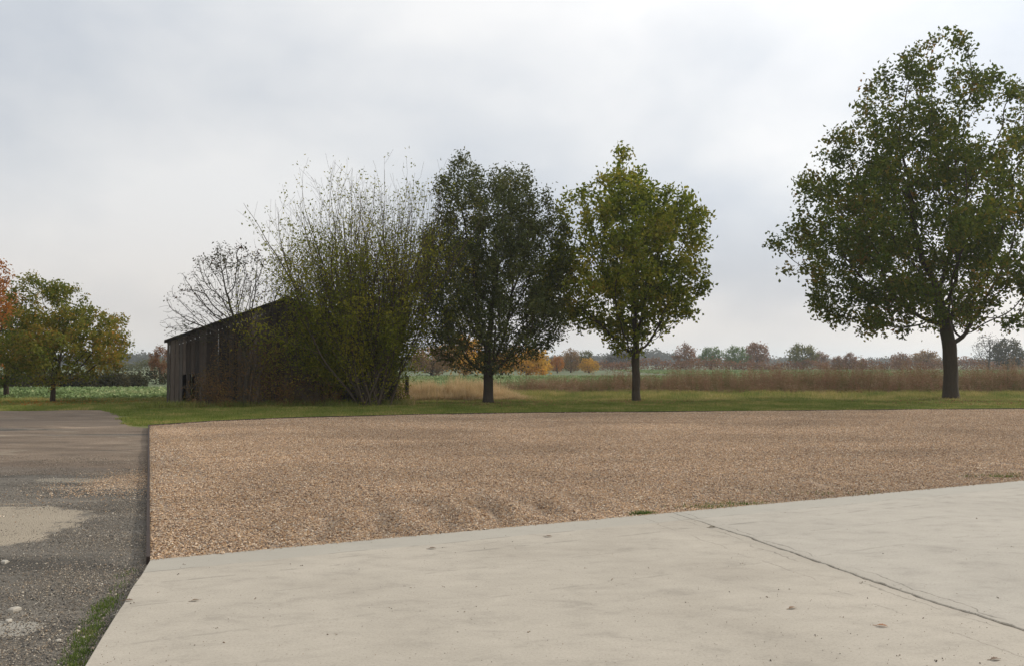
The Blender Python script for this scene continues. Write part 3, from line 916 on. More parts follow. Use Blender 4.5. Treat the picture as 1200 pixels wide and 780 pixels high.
# crumbs of soil and bits of leaf on the slab
M_crumb = stone_mat('soil_crumbs', [(0.0, (0.03, 0.024, 0.018)), (0.6, (0.10, 0.07, 0.045)), (1.0, (0.22, 0.14, 0.07))])
crumb_px = [(340, 660), (353, 662), (474, 686), (482, 688), (530, 662), (521, 687), (558, 687), (568, 642), (533, 647), (498, 632), (520, 641), (685, 665), (690, 649), (698, 693), (545, 717), (394, 743), (417, 747), (382, 743),
            (832, 603), (813, 610), (718, 679), (802, 637), (760, 665), (805, 705), (820, 714), (854, 693), (870, 660), (897, 699), (912, 690), (926, 690), (1012, 681), (1033, 648), (1008, 683), (1119, 644), (1146, 607), (1078, 724), (1015, 700),
            (955, 745), (901, 772), (989, 765), (1051, 767), (1098, 774), (1105, 772), (1150, 778), (1052, 769), (988, 723), (214, 661), (210, 672), (252, 736), (225, 755), (263, 752), (128, 776), (157, 706), (146, 702), (185, 694), (300, 700), (620, 740), (660, 755),
            (740, 770), (840, 755), (1170, 700), (1130, 655), (1185, 640), (700, 612), (640, 622), (600, 634), (420, 667), (460, 712), (600, 690), (760, 610), (920, 600)]
cc = []
for (a, b) in crumb_px:
    p = G(a, b, 0.05)
    for _ in range(rng.integers(1, 4)):
        cc.append((p[0] + rng.normal(0, 0.008), p[1] + rng.normal(0, 0.012), 0.053))
for _ in range(1100):
    p = G(rng.uniform(100, 1200), rng.uniform(570, 780), 0.05)
    if (p - A0) @ nE > 0.05 and p[0] > edge_at(p[1]) + 0.05:
        cc.append((p[0], p[1], 0.0515))
for k in np.arange(0.2, 5.6, 0.03):
    p = J0 + dJ * k + nj * rng.normal(0, 0.014)
    if rng.uniform() < 0.6:
        cc.append((p[0], p[1], 0.052))
cc = np.array(cc)
V, Fc, rd = stones(cc, rng.uniform(0.0025, 0.0065, len(cc)) * np.where(np.arange(len(cc)) < 150, 1.15, 0.7), rng)
tag(tri_obj('soil_crumbs', V, Fc, M_crumb, rd), kind='stuff')
# stray pebbles kicked onto the slab edge
n = 1300
t = rng.uniform(0, 13, n)
q = A0[None] + dE[None] * t[:, None] + nE[None] * np.abs(rng.normal(0, 0.022, n))[:, None]
V, Fc, rd = stones(np.column_stack([q, np.full(n, 0.055)]), rng.uniform(0.005, 0.011, n), rng)
tag(tri_obj('stray_pebbles', V, Fc, M_peb, rd), kind='stuff')

# fallen leaves
def fallen_leaf(px_, py_, L, rz, c, label):
    m, N = new_mat('fallen_leaf')
    nz = N.noise(pos(N), 90, 3, 0.6)
    finish(m, N, bsdf(N, N.mix(nz, tuple(x * 0.7 for x in c), tuple(min(1, x * 1.25) for x in c)), 0.6, nz, 0.4, 0.004))
    n_ = 14
    v = [(-L / 2, 0, 0.002)]
    outl = []
    for k in range(1, n_):
        t_ = k / n_
        w = L * 0.27 * math.sin(math.pi * t_ ** 0.85) * (1 + 0.28 * math.sin(k * 2.1))
        v += [(-L / 2 + L * t_, w, 0.003 + 0.25 * w + 0.05 * L * math.sin(3 * t_)), (-L / 2 + L * t_, 0, 0.003 + 0.05 * L * math.sin(3 * t_)), (-L / 2 + L * t_, -w, 0.003 + 0.32 * w + 0.05 * L * math.sin(3 * t_))]
    v.append((L / 2, 0, 0.006))
    f, lt = [], []
    for k in range(n_ - 2):
        a = 1 + 3 * k
        f += [a, a + 1, a + 4, a + 3, a + 1, a + 2, a + 5, a + 4]; lt += [4, 4]
    f += [0, 2, 1, 0, 3, 2]; lt += [3, 3]
    e = 1 + 3 * (n_ - 2); last = len(v) - 1
    f += [e, e + 1, last, e + 1, e + 2, last]; lt += [3, 3]
    p = G(px_, py_, 0.053)
    root = empty('fallen_leaf', (p[0], p[1], 0.052), label, 'leaf', 'fallen leaves on the concrete', rz)
    mesh_np('leaf_blade', v, f, lt, m, parent=root)
    sv, sf = box_arr(-L / 2 - L * 0.3, -L / 2 + 0.003, -0.0012, 0.0012, 0.0, 0.0025)
    mesh_np('stalk', sv, [i for q_ in sf for i in q_], [4] * 6, m, parent=root)
fallen_leaf(929, 712, 0.062, 0.4, (0.20, 0.115, 0.055), 'curled mid brown leaf in the middle of the slab left of the joint')
fallen_leaf(1034, 733, 0.068, -0.5, (0.33, 0.15, 0.07), 'reddish brown leaf on the slab just left of the joint, nearest the viewer')
fallen_leaf(1167, 772, 0.06, 0.1, (0.15, 0.09, 0.05), 'thin dark leaf on the slab at the bottom right corner')
fallen_leaf(835, 617, 0.075, 0.2, (0.12, 0.09, 0.04), 'dark leaf lying at the far end of the slab joint')
fallen_leaf(643, 628, 0.07, -0.3, (0.20, 0.13, 0.08), 'pale brown leaf on the slab near the gravel edge, centre')
fallen_leaf(507, 642, 0.07, 0.3, (0.16, 0.10, 0.06), 'brown leaf on the slab near the gravel ridges')
fallen_leaf(151, 703, 0.06, 0.1, (0.16, 0.09, 0.05), 'brown leaf close to the left edge of the slab beside the grass')
fallen_leaf(229, 703, 0.055, 0.5, (0.17, 0.11, 0.06), 'small brown leaf on the left part of the slab')


# ---------------------------------------------------------------- trees
def colonize(att, start, step, dk, di, max_it=90, up=0.0, g=rng):
    """space colonisation: returns node positions and parents"""
    nodes = [np.array(p, float) for p in start]
    par = [-1] + list(range(len(start) - 1))
    att = np.array(att, float)
    N_ = np.array(nodes)
    D = np.linalg.norm(att[:, None] - N_[None], axis=2)
    near = D.argmin(1); dist = D.min(1)
    alive = np.ones(len(att), bool)
    dead_grow = set()
    for it in range(max_it):
        act = alive & (dist < di)
        if not act.any():
            break
        ids = near[act]
        dirs = att[act] - N_[ids]
        dirs /= np.maximum(np.linalg.norm(dirs, axis=1), 1e-6)[:, None]
        acc = np.zeros((len(N_), 3))
        np.add.at(acc, ids, dirs)
        who = np.unique(ids)
        d = acc[who]
        ln = np.linalg.norm(d, axis=1)
        d = d / np.maximum(ln, 1e-6)[:, None] + g.normal(0, 0.18, (len(who), 3))
        d[:, 2] += up
        d /= np.linalg.norm(d, axis=1)[:, None]
        new = N_[who] + d * step
        # avoid stuck duplicates
        k0 = len(N_)
        N_ = np.vstack([N_, new])
        par += list(who)
        Dn = np.linalg.norm(att[:, None] - new[None], axis=2)
        mi = Dn.argmin(1); md = Dn.min(1)
        b = md < dist
        near[b] = k0 + mi[b]; dist[b] = md[b]
        alive &= dist > dk
        if len(N_) > 14000:
            break
    return N_, np.array(par)

def tubes(N_, par, rad, smin=3, rmin=0.0, smooth_it=1, grow=None):
    n = len(N_)
    kids = [[] for _ in range(n)]
    for i in range(1, n):
        if par[i] >= 0:
            kids[par[i]].append(i)
    P = N_.copy()
    for _ in range(smooth_it):
        Q = P.copy()
        for i in range(1, n):
            if len(kids[i]) >= 1 and par[i] >= 0:
                big = max(kids[i], key=lambda c: rad[c])
                Q[i] = 0.5 * P[i] + 0.25 * P[par[i]] + 0.25 * P[big]
        P = Q
    V, Fq, off = [], [], 0
    stack = [(0, -1)]
    while stack:
        s, pr = stack.pop()
        chain = [s]
        c = s
        while kids[c]:
            ks = sorted(kids[c], key=lambda k: -rad[k])
            for k in ks[1:]:
                stack.append((k, c))
            c = ks[0]
            chain.append(c)
        pts = ([P[pr]] if pr >= 0 else []) + [P[i] for i in chain]
        rs = ([min(rad[chain[0]], rad[pr])] if pr >= 0 else []) + [rad[i] for i in chain]
        if max(rs) < rmin:
            continue
        pts = np.array(pts); rs = np.array(rs)
        if len(pts) < 2:
            continue
        R0 = rs[0]
        ns = 12 if R0 > 0.15 else 8 if R0 > 0.06 else 5 if R0 > 0.02 else smin
        tg = np.gradient(pts, axis=0)
        tg /= np.maximum(np.linalg.norm(tg, axis=1), 1e-9)[:, None]
        ref = np.array([1.0, 0.1, 0.0]) if abs(tg[0][0]) < 0.8 else np.array([0, 1.0, 0.1])
        a = np.cross(tg, ref); a /= np.maximum(np.linalg.norm(a, axis=1), 1e-9)[:, None]
        b = np.cross(tg, a)
        th = np.arange(ns) * 2 * math.pi / ns
        rr = rs[:, None]
        if R0 > 0.12:
            rr = rr * (1 + 0.07 * np.sin(3 * th[None] + np.arange(len(pts))[:, None] * 0.35) + 0.04 * np.sin(5 * th[None] + 1.3 * np.arange(len(pts))[:, None]))
        ring = pts[:, None] + a[:, None] * (np.cos(th)[None] * rr)[:, :, None] + b[:, None] * (np.sin(th)[None] * rr)[:, :, None]
        V.append(ring.reshape(-1, 3))
        m = len(pts)
        i0 = (np.arange(m - 1) * ns)[:, None]; j = np.arange(ns)[None]; j2 = (j + 1) % ns
        Fq.append(np.stack([i0 + j, i0 + j2, i0 + ns + j2, i0 + ns + j], -1).reshape(-1, 4) + off)
        off += m * ns
    return np.vstack(V), np.vstack(Fq)

def pipe_radii(N_, par, R0, rtip, fork=None):
    n = len(N_)
    cnt = np.zeros(n)
    has = np.zeros(n, bool)
    has[par[par >= 0]] = True
    cnt[~has] = 1
    for i in range(n - 1, 0, -1):
        cnt[par[i]] += cnt[i]
    p = math.log(R0 / rtip) / math.log(max(2, cnt[0]))
    return rtip * cnt ** p, cnt

def leaves_at(C, n_per, spread, L, Wd, g, droop=0.1, rnd_off=None, quad=True):
    k = len(C)
    c = np.repeat(C, n_per, axis=0) + g.normal(0, spread, (k * n_per, 3))
    m = len(c)
    Rm = rand_rot(m, g)
    l = L * g.uniform(0.6, 1.25, m); w = Wd * g.uniform(0.6, 1.25, m)
    # folded, lobed leaf: two triangles either side of the rib
    a = Rm[:, :, 0]; b = Rm[:, :, 1]; nn = Rm[:, :, 2]
    p0 = c - a * (l / 2)[:, None]
    p1 = c + b * (w / 2)[:, None] + nn * (w * 0.25)[:, None] + a * (l * 0.08)[:, None]
    p2 = c + a * (l / 2)[:, None] - nn * (l * 0.12)[:, None]
    p3 = c - b * (w / 2)[:, None] + nn * (w * 0.25)[:, None] - a * (l * 0.05)[:, None]
    V = np.stack([p0, p1, p2, p3], 1).reshape(-1, 3)
    i = (np.arange(m) * 4)[:, None]
    Fc = np.concatenate([i + [0, 1, 2], i + [0, 2, 3]], 0)
    r = np.clip(g.uniform(0, 1, m) * 0.6 + np.repeat(g.uniform(0, 1, k), n_per) * 0.4, 0, 1)
    return V, Fc, np.concatenate([r, r])

def crown_points(prof, n, g, base_px, d, depth=1.0, shell=0.5, gap=0.0, seed=0, hs=0.16, nbough=0, bough=1.0, vert=0.8, fill=0.0):
    """prof rows: (y_px, x_left_px, x_right_px), seen at distance d -> attraction points relative to the trunk base"""
    s = d / F
    prof = np.array(sorted(prof, key=lambda r: -r[0]), float)
    z = (base_px[1] - prof[:, 0]) * s
    L = (base_px[0] - prof[:, 1]) * s
    Rr = (prof[:, 2] - base_px[0]) * s
    wid = np.maximum((L + Rr), 0.05)
    zz_ = np.linspace(z[0], z[-1], 400)
    ww = np.interp(zz_, z, wid)
    cdf = np.cumsum(ww ** 1.6); cdf /= cdf[-1]
    Z = np.interp(g.uniform(0, 1, n * 3), cdf, zz_)
    l = np.interp(Z, z, L); r = np.interp(Z, z, Rr)
    cx = (r - l) / 2; hw = (l + r) / 2
    th = g.uniform(0, 2 * math.pi, len(Z))
    rho = g.uniform(0, 1, len(Z)) ** shell
    nb = int(nbough) if nbough else 0
    if nb:
        X = (r - l)[:nb] / 2 + hw[:nb] * rho[:nb] * np.cos(th[:nb]) * 0.93
        Y = hw[:nb] * depth * rho[:nb] * np.sin(th[:nb]) * 0.93
        C = np.column_stack([X, Y, Z[:nb]])
        # outline spikes so the silhouette follows the photograph
        kz = np.linspace(0.02, 0.99, max(8, nb // 5)) * (z[-1] - z[0]) + z[0] + g.normal(0, 0.1, max(8, nb // 5))
        ol, orr = np.interp(kz, z, L), np.interp(kz, z, Rr)
        Ce = np.vstack([np.column_stack([-ol * g.uniform(0.86, 1.0, len(kz)), g.normal(0, 0.4, len(kz)), kz]),
                        np.column_stack([orr * g.uniform(0.86, 1.0, len(kz)), g.normal(0, 0.4, len(kz)), kz])])
        C = np.vstack([C, Ce, [[(Rr[-1] - L[-1]) / 2, 0, z[-1] - 0.1]]])
        rb = np.concatenate([g.uniform(0.55, 1.15, nb), g.uniform(0.3, 0.6, len(Ce)), [0.3]]) * bough
        w = rb ** 2.2
        pick = g.choice(len(C), n, p=w / w.sum())
        q = g.normal(size=(n, 3)); q /= np.linalg.norm(q, axis=1)[:, None]
        q *= g.uniform(0, 1, (n, 1)) ** 0.5
        sp_ = g.uniform(0, 1, n) < 0.06
        q[sp_] *= g.uniform(1.2, 1.9, (int(sp_.sum()), 1))
        P = C[pick] + q * rb[pick][:, None] * np.array([1.0, 1.0, vert])
        if fill > 0:
            nf = int(n * fill)
            qx = cx_ = (r - l) / 2
            nz_ = np.clip(1 + hs * fbm2(th * hw, Z, 401 + seed, 1.6, 3), 0.6, 1.10)
            U = np.column_stack([qx + hw * rho * np.cos(th) * nz_, hw * depth * rho * np.sin(th) * nz_, Z])[-nf:]
            hole = fbm2(U[:, 0] + 0.4 * U[:, 1], U[:, 2], 501 + seed, 1.7, 2) > -0.12
            P = np.vstack([P[:n - nf], U[hole]])
        # keep inside the outline
        pl, pr_2 = np.interp(P[:, 2], z, L), np.interp(P[:, 2], z, Rr)
        ok = (P[:, 0] > -pl - 0.22) & (P[:, 0] < pr_2 + 0.22) & (P[:, 2] > z[0] - 0.15) & (P[:, 2] < z[-1] + 0.15)
        return P[ok]
    nz = 1 + hs * fbm2(th * hw, Z, 101 + seed, 2.4, 2)
    X = cx + hw * rho * np.cos(th) * np.clip(nz, 0.6, 1.12)
    Y = hw * depth * rho * np.sin(th) * np.clip(nz, 0.6, 1.12)
    P = np.column_stack([X, Y, Z])
    if gap > 0:
        f = (fbm2(X + 0.4 * Y, Z, 201 + seed, 2.0, 2) + fbm2(Y, Z - 0.5 * X, 301 + seed, 1.8, 2)) * 0.7
        P = P[f > gap - 0.75]
    return P[:n]

def make_tree(name, label, cat, base_px, d, prof, trunk_top_px, R0, bark, leafm, n_att=1500, step=0.28, dk=0.36, rtip=0.008,
              n_leaf=14, spread=0.16, L=0.11, Wd=0.07, depth=1.0, shell=0.5, gap=0.35, seed=0, group=None, leafprob=None, base_xy=None,
              flare=1.35, up=0.05, minr=0.0, lean=0.0, zbase=-0.05, tipmax=6, hs=0.16, nbough=0, bough=1.0, vert=0.8, fill=0.3):
    g = np.random.default_rng(1000 + seed)
    b = base_px
    xb = (b[0] - 600) / F * d
    att = crown_points(prof, n_att, g, b, d, depth, shell, gap, seed, hs, nbough, bough, vert, fill)
    ht = (b[1] - trunk_top_px) * d / F
    ns = max(2, int(ht / step))
    start = [np.array([lean * (k / ns) ** 1.5 + 0.02 * math.sin(k * 1.1 + seed), 0.02 * math.cos(k * 0.9), ht * k / ns]) for k in range(ns + 1)]
    N_, par = colonize(att, start, step, dk, 50, 110, up, g)
    rad, cnt = pipe_radii(N_, par, R0, rtip)
    z = N_[:, 2]
    trunkmask = np.arange(len(N_)) <= ns
    fl = 1 + (flare - 1) * np.exp(-z / (R0 * 1.4))
    rad = np.where(trunkmask, rad * fl, rad)
    root = empty(name, (xb, d, zbase), label, cat, group)
    V, Fq = tubes(N_, par, rad, rmin=minr)
    mesh_np('trunk', V, Fq.ravel(), np.full(len(Fq), 4), bark, smooth=True, parent=root)
    tips = np.where((cnt <= tipmax) & (np.arange(len(N_)) > ns))[0]
    C = N_[tips]
    if leafprob is not None:
        C = C[g.uniform(0, 1, len(C)) < leafprob(C)]
    if len(C):
        V, Fc, r = leaves_at(C, n_leaf, spread, L, Wd, g)
        tri_obj('crown', V, Fc, leafm, r, parent=root)
        print(name, 'nodes', len(N_), 'leaves', len(r) // 2)
    return root

# leaf materials
OAKG = leaf_mat('oak_leaves_green', [(0.0, (0.034, 0.054, 0.008)), (0.35, (0.075, 0.107, 0.012)), (0.62, (0.134, 0.151, 0.017)), (0.82, (0.235, 0.158, 0.026)), (1.0, (0.318, 0.117, 0.026))], 0.55, 0.35)
OAKY = leaf_mat('oak_leaves_yellowing', [(0.0, (0.043, 0.069, 0.008)), (0.3, (0.106, 0.140, 0.013)), (0.55, (0.213, 0.231, 0.023)), (0.8, (0.369, 0.308, 0.041)), (1.0, (0.327, 0.155, 0.027))], 0.55, 0.4)
EVER = leaf_mat('grey_green_leaves', [(0.0, (0.041, 0.054, 0.015)), (0.4, (0.077, 0.093, 0.026)), (0.7, (0.129, 0.135, 0.038)), (0.92, (0.219, 0.194, 0.050)), (1.0, (0.436, 0.286, 0.042))], 0.6, 0.2, 0.45)
WILL = leaf_mat('shrub_leaves', [(0.0, (0.067, 0.095, 0.009)), (0.35, (0.150, 0.170, 0.016)), (0.65, (0.284, 0.270, 0.027)), (0.9, (0.480, 0.384, 0.050)), (1.0, (0.496, 0.308, 0.054))], 0.6, 0.4)
ELDR = leaf_mat('sparse_dark_leaves', [(0.0, (0.03, 0.04, 0.015)), (0.5, (0.07, 0.075, 0.03)), (0.8, (0.12, 0.07, 0.04)), (1.0, (0.2, 0.08, 0.05))], 0.8, 0.3)
AUTL = leaf_mat('autumn_oak_leaves', [(0.0, (0.057, 0.084, 0.012)), (0.3, (0.127, 0.156, 0.022)), (0.55, (0.230, 0.216, 0.035)), (0.8, (0.380, 0.228, 0.040)), (1.0, (0.529, 0.192, 0.035))], 0.45, 0.4)
ORNG = leaf_mat('orange_leaves', [(0.0, (0.15, 0.07, 0.02)), (0.4, (0.36, 0.15, 0.035)), (0.75, (0.50, 0.21, 0.04)), (1.0, (0.6, 0.34, 0.08))], 0.6, 0.4)
RUST = leaf_mat('rust_leaves', [(0.0, (0.103, 0.062, 0.034)), (0.4, (0.218, 0.106, 0.052)), (0.75, (0.321, 0.161, 0.075)), (1.0, (0.379, 0.248, 0.127))], 0.4, 0.3)
GOLD = leaf_mat('golden_leaves', [(0.0, (0.238, 0.145, 0.027)), (0.4, (0.502, 0.303, 0.045)), (0.75, (0.766, 0.411, 0.054)), (1.0, (0.660, 0.363, 0.054))], 0.5, 0.35)
OLIV = leaf_mat('olive_leaves', [(0.0, (0.065, 0.075, 0.023)), (0.4, (0.117, 0.125, 0.036)), (0.75, (0.195, 0.175, 0.054)), (1.0, (0.260, 0.200, 0.063))], 0.4, 0.3)
GREN = leaf_mat('mid_green_leaves', [(0.0, (0.057, 0.090, 0.027)), (0.4, (0.103, 0.156, 0.045)), (0.75, (0.161, 0.216, 0.068)), (1.0, (0.230, 0.240, 0.081))], 0.4, 0.3)
TAN = leaf_mat('tan_leaves', [(0.0, (0.143, 0.092, 0.043)), (0.4, (0.260, 0.161, 0.071)), (0.75, (0.364, 0.230, 0.104)), (1.0, (0.442, 0.276, 0.123))], 0.4, 0.3)
DARK = leaf_mat('dark_scrub_leaves', [(0.0, (0.03, 0.035, 0.018)), (0.4, (0.06, 0.06, 0.03)), (0.75, (0.10, 0.085, 0.04)), (1.0, (0.16, 0.11, 0.05))], 0.4, 0.3)
GREY = leaf_mat('bare_twig_haze', [(0.0, (0.09, 0.085, 0.075)), (1.0, (0.16, 0.145, 0.125))], 0.4, 0.2)

def drow(px_, py_):    # distance of a ground point seen at pixel row
    return float(G(px_, py_)[1])

# the large oak on the right
make_tree('oak_tree', 'tallest oak, dark green with a few rusty leaves, standing alone on the right verge', 'tree', (1113, 468), drow(1113, 468),
          [(26, 1115, 1122), (34, 1110, 1128), (46, 1100, 1137), (57, 1068, 1140), (70, 1060, 1137), (77, 1027, 1150), (88, 1029, 1194), (104, 1031, 1198), (120, 1020, 1206), (128, 998, 1212),
           (137, 981, 1214), (160, 969, 1216), (190, 974, 1222), (199, 929, 1228), (215, 938, 1230), (232, 934, 1236), (256, 907, 1242), (280, 897, 1244), (300, 913, 1242), (330, 922, 1236),
           (350, 946, 1222), (362, 955, 1210), (374, 966, 1195), (384, 974, 1178), (391, 984, 1030)],
          402, 0.30, M_bark, OAKG, fill=0.18, n_att=4200, step=0.25, dk=0.30, n_leaf=15, spread=0.19, L=0.20, Wd=0.13, seed=1, rtip=0.007, depth=0.95, tipmax=4, flare=1.35, hs=0.35, nbough=190, bough=0.9, vert=0.75)
# the yellowing oak in the centre right
make_tree('oak_tree', 'yellow green oak with a spiky leader, right of the grey green tree', 'tree', (745, 470), drow(745, 470),
          [(174, 725, 731), (186, 722, 742), (203, 718, 750), (209, 700, 760), (215, 690, 790), (224, 657, 802), (240, 655, 805), (246, 655, 832), (262, 650, 826), (274, 645, 834), (286, 640, 822), (304, 630, 820),
           (325, 624, 826), (340, 624, 831), (353, 632, 814), (372, 655, 806), (380, 668, 785), (392, 700, 773), (404, 716, 760), (412, 730, 752)],
          408, 0.168, M_bark, OAKY, fill=0.2, n_att=3000, step=0.20, dk=0.24, n_leaf=14, spread=0.17, L=0.19, Wd=0.125, seed=2, rtip=0.006, tipmax=4, nbough=110, bough=0.72, vert=0.85)
# the dense grey-green tree
make_tree('broadleaf_tree', 'dense grey green tree with dark small leaves, second trunk left of the big oak', 'tree', (572, 472), drow(572, 472),
          [(190, 531, 540), (197, 528, 600), (206, 518, 616), (216, 514, 636), (232, 517, 648), (248, 516, 652), (262, 500, 655), (272, 495, 658), (300, 503, 664), (325, 484, 662), (356, 486, 662), (385, 494, 658),
           (402, 504, 648), (416, 516, 632), (426, 534, 612), (433, 552, 598)],
          434, 0.195, M_bark2, EVER, n_att=4000, step=0.20, dk=0.23, n_leaf=21, spread=0.15, L=0.14, Wd=0.07, seed=3, rtip=0.006, up=0.22, tipmax=5, nbough=95, bough=0.72, vert=1.5)
# autumn oak at far left
make_tree('oak_tree', 'round autumn oak with mixed green, yellow and rusty leaves beside the track on the left', 'tree', (63, 471), drow(63, 471),
          [(325, 30, 40), (335, 24, 88), (350, 22, 96), (362, 18, 112), (378, 8, 134), (395, 0, 144), (412, -4, 147), (426, 0, 147), (436, 14, 128), (443, 34, 100), (447, 50, 78)],
          449, 0.10, M_bark, AUTL, fill=0.15, n_att=1800, step=0.15, dk=0.185, n_leaf=15, spread=0.11, L=0.125, Wd=0.085, seed=4, rtip=0.005, tipmax=4, nbough=75, bough=0.6)
# orange tree cut by the left edge
make_tree('maple_tree', 'orange leaved tree cut off by the left edge of the picture', 'tree', (-40, 470), drow(-40, 470) + 2.0,
          [(292, -50, -26), (306, -80, -4), (322, -95, 8), (345, -108, 14), (372, -110, 6), (405, -110, -4), (432, -90, -12), (446, -60, -20)],
          440, 0.15, M_bark, ORNG, n_att=1500, step=0.20, dk=0.25, n_leaf=15, spread=0.13, L=0.13, Wd=0.085, seed=5, rtip=0.006, tipmax=5, nbough=60, bough=0.7)
make_tree('field_maple', 'dark green bushy tree behind the autumn oak at the left edge', 'tree', (8, 466), 45.0,
          [(362, 0, 30), (378, -18, 45), (400, -30, 52), (425, -35, 50), (445, -25, 40), (452, -10, 25)],
          446, 0.12, M_bark, OAKG, n_att=900, step=0.20, dk=0.25, n_leaf=20, nbough=35, bough=0.7, spread=0.14, L=0.13, Wd=0.085, gap=0.3, seed=6, rtip=0.007, tipmax=5)

# --- tall many-stemmed shrub beside the barn
def shoots(base, specs, g, leaf_fn, step=0.22, side=0.34, depth_lv=2):
    """specs: list of (dir, length). Straight rising shoots with side shoots"""
    N_ = [np.array(base, float)]; par = [-1]; lv = [0]; rr = [0.1]
    LC = []
    def grow(p0, i0, d, Ln, lev, r0):
        cur, ip = p0.copy(), i0
        n_ = max(3, int(Ln / step))
        d = d / np.linalg.norm(d)
        for k in range(n_):
            d = d + g.normal(0, 0.06, 3) + np.array([0, 0, 0.028 if lev == 0 else 0.05])
            d /= np.linalg.norm(d)
            cur = cur + d * step
            N_.append(cur.copy()); par.append(ip); rr.append(max(0.0035, r0 * (1 - 0.93 * k / n_)))
            ip = len(N_) - 1
            LC.append((cur.copy(), lev, k / n_))
            if lev < depth_lv and k > n_ * (0.12 if lev == 0 else 0.2) and g.uniform() < side:
                a = g.normal(0, 1, 3); a -= d * (a @ d); a /= np.linalg.norm(a)
                ang = g.uniform(0.3, 0.75)
                nd = d * math.cos(ang) + a * math.sin(ang)
                grow(cur, ip, nd, Ln * (1 - k / n_) * g.uniform(0.4, 0.8) + 0.3, lev + 1, max(0.0035, r0 * (1 - k / n_) * 0.55))
    for d, Ln, r0, off in specs:
        s = np.array(base) + off
        N_.append(s); par.append(-1); rr.append(r0)
        i0 = len(N_) - 1
        grow(s, i0, np.array(d, float), Ln, 0, r0)
    return np.array(N_), np.array(par), np.array(rr), LC
def shoot_tubes(N_, par, rr):
    # several roots: straight strips of tubes per segment chain
    V, Fq, off = [], [], 0
    n = len(N_)
    kids = [[] for _ in range(n)]
    for i in range(n):
        if par[i] >= 0: kids[par[i]].append(i)
    stack = [(i, -1) for i in range(1, n) if par[i] < 0]
    while stack:
        s, pr = stack.pop()
        ch = [s] if pr < 0 else [pr, s]
        c = s
        while kids[c]:
            ks = kids[c]
            nxt = max(ks, key=lambda k: rr[k])
            for k in ks:
                if k != nxt: stack.append((k, c))
            ch.append(nxt); c = nxt
        if len(ch) < 2: continue
        pts = N_[ch]; rs = rr[ch].copy()
        if pr >= 0: rs[0] = min(rs[0], rs[1])
        ns = 7 if rs.max() > 0.04 else 4 if rs.max() > 0.012 else 3
        tg = np.gradient(pts, axis=0); tg /= np.linalg.norm(tg, axis=1)[:, None]
        a = np.cross(tg, np.array([1.0, 0.13, 0.0])); a /= np.linalg.norm(a, axis=1)[:, None]
        b = np.cross(tg, a)
        th = np.arange(ns) * 2 * math.pi / ns
        ring = pts[:, None] + a[:, None] * (np.cos(th)[None] * rs[:, None])[:, :, None] + b[:, None] * (np.sin(th)[None] * rs[:, None])[:, :, None]
        V.append(ring.reshape(-1, 3)); m = len(pts)
        i0 = (np.arange(m - 1) * ns)[:, None]; j = np.arange(ns)[None]; j2 = (j + 1) % ns
        Fq.append(np.stack([i0 + j, i0 + j2, i0 + ns + j2, i0 + ns + j], -1).reshape(-1, 4) + off); off += m * ns
    return np.vstack(V), np.vstack(Fq)

gw = np.random.default_rng(404)
Dw = 34.6
bx = (436 - 600) / F * Dw
root = empty('many_stemmed_shrub', (bx, Dw, -0.05), 'tall shrub of many thin upright stems, bare at the top, at the barn', 'shrub')
specs = []
for k in range(62):
    a = gw.uniform(-1, 1)
    xt = -6.6 + (a + 1) / 2 * 11.0
    zt_ = 9.5 - 1.7 * max(0.0, -a) ** 1.5
    d = np.array([xt, gw.normal(0, 1.6), zt_])
    ln_ = float(np.linalg.norm(d)) * gw.uniform(0.70, 1.0)
    specs.append((d, ln_, gw.uniform(0.024, 0.058), np.array([gw.normal(0, 0.28), gw.normal(0, 0.2), 0])))
for k in range(16):                         # low arching stems that droop in front of the barn
    ang = gw.uniform(-1.25, -0.5) if k < 10 else gw.uniform(0.35, 0.8)
    specs.append((np.array([math.sin(ang), gw.uniform(-0.35, 0.1), math.cos(ang) + 0.15]), gw.uniform(2.6, 4.6), 0.025, np.array([gw.normal(0, 0.25), gw.normal(0, 0.15), 0])))
N_, par, rr, LC = shoots((0, 0, 0), specs, gw, None, side=0.27)
V, Fq = shoot_tubes(N_, par, rr)
mesh_np('stems', V, Fq.ravel(), np.full(len(Fq), 4), M_twig, smooth=True, parent=root)
pts = np.array([c for c, l, t in LC]); lev = np.array([l for c, l, t in LC]); tt = np.array([t for c, l, t in LC])
# clip: nothing lower than the ground
prob = np.clip(1.42 - pts[:, 2] / 5.6, 0.12, 1.0) * np.where(lev == 0, 0.35, 1) * np.where(pts[:, 2] < 0.8, 0.25, 1)
sel = gw.uniform(0, 1, len(pts)) < prob
C = pts[sel]
dens = np.clip((4.6 - C[:, 2]) / 3.0, 0, 0.9)
Cx = np.vstack([C, C[gw.uniform(0, 1, len(C)) < dens], C[gw.uniform(0, 1, len(C)) < dens]])
V, Fc, r = leaves_at(Cx, 5, 0.17, 0.11, 0.062, gw)
tri_obj('foliage', V, Fc, WILL, r, parent=root)
print('shrub nodes', len(N_), 'leaves', len(r) // 2)
# two thick old stems low down
for k, (ox, lx) in enumerate(((0.0, 0.2), (-0.28, -0.35), (0.22, 0.5))):
    pts_ = np.array([(ox, 0.05, 0), (ox + lx * 0.2, 0.0, 0.8), (ox + lx * 0.55, 0.02, 1.7), (ox + lx, 0, 2.7), (ox + lx * 1.6, 0.05, 3.8)])
    V, Fq = tubes(pts_, np.array([-1, 0, 1, 2, 3]), np.array([0.12, 0.095, 0.08, 0.055, 0.03]) * (1 - 0.12 * k), smooth_it=0)
    mesh_np('old_stem', V, Fq.ravel(), np.full(len(Fq), 4), M_bark2, smooth=True, parent=root)

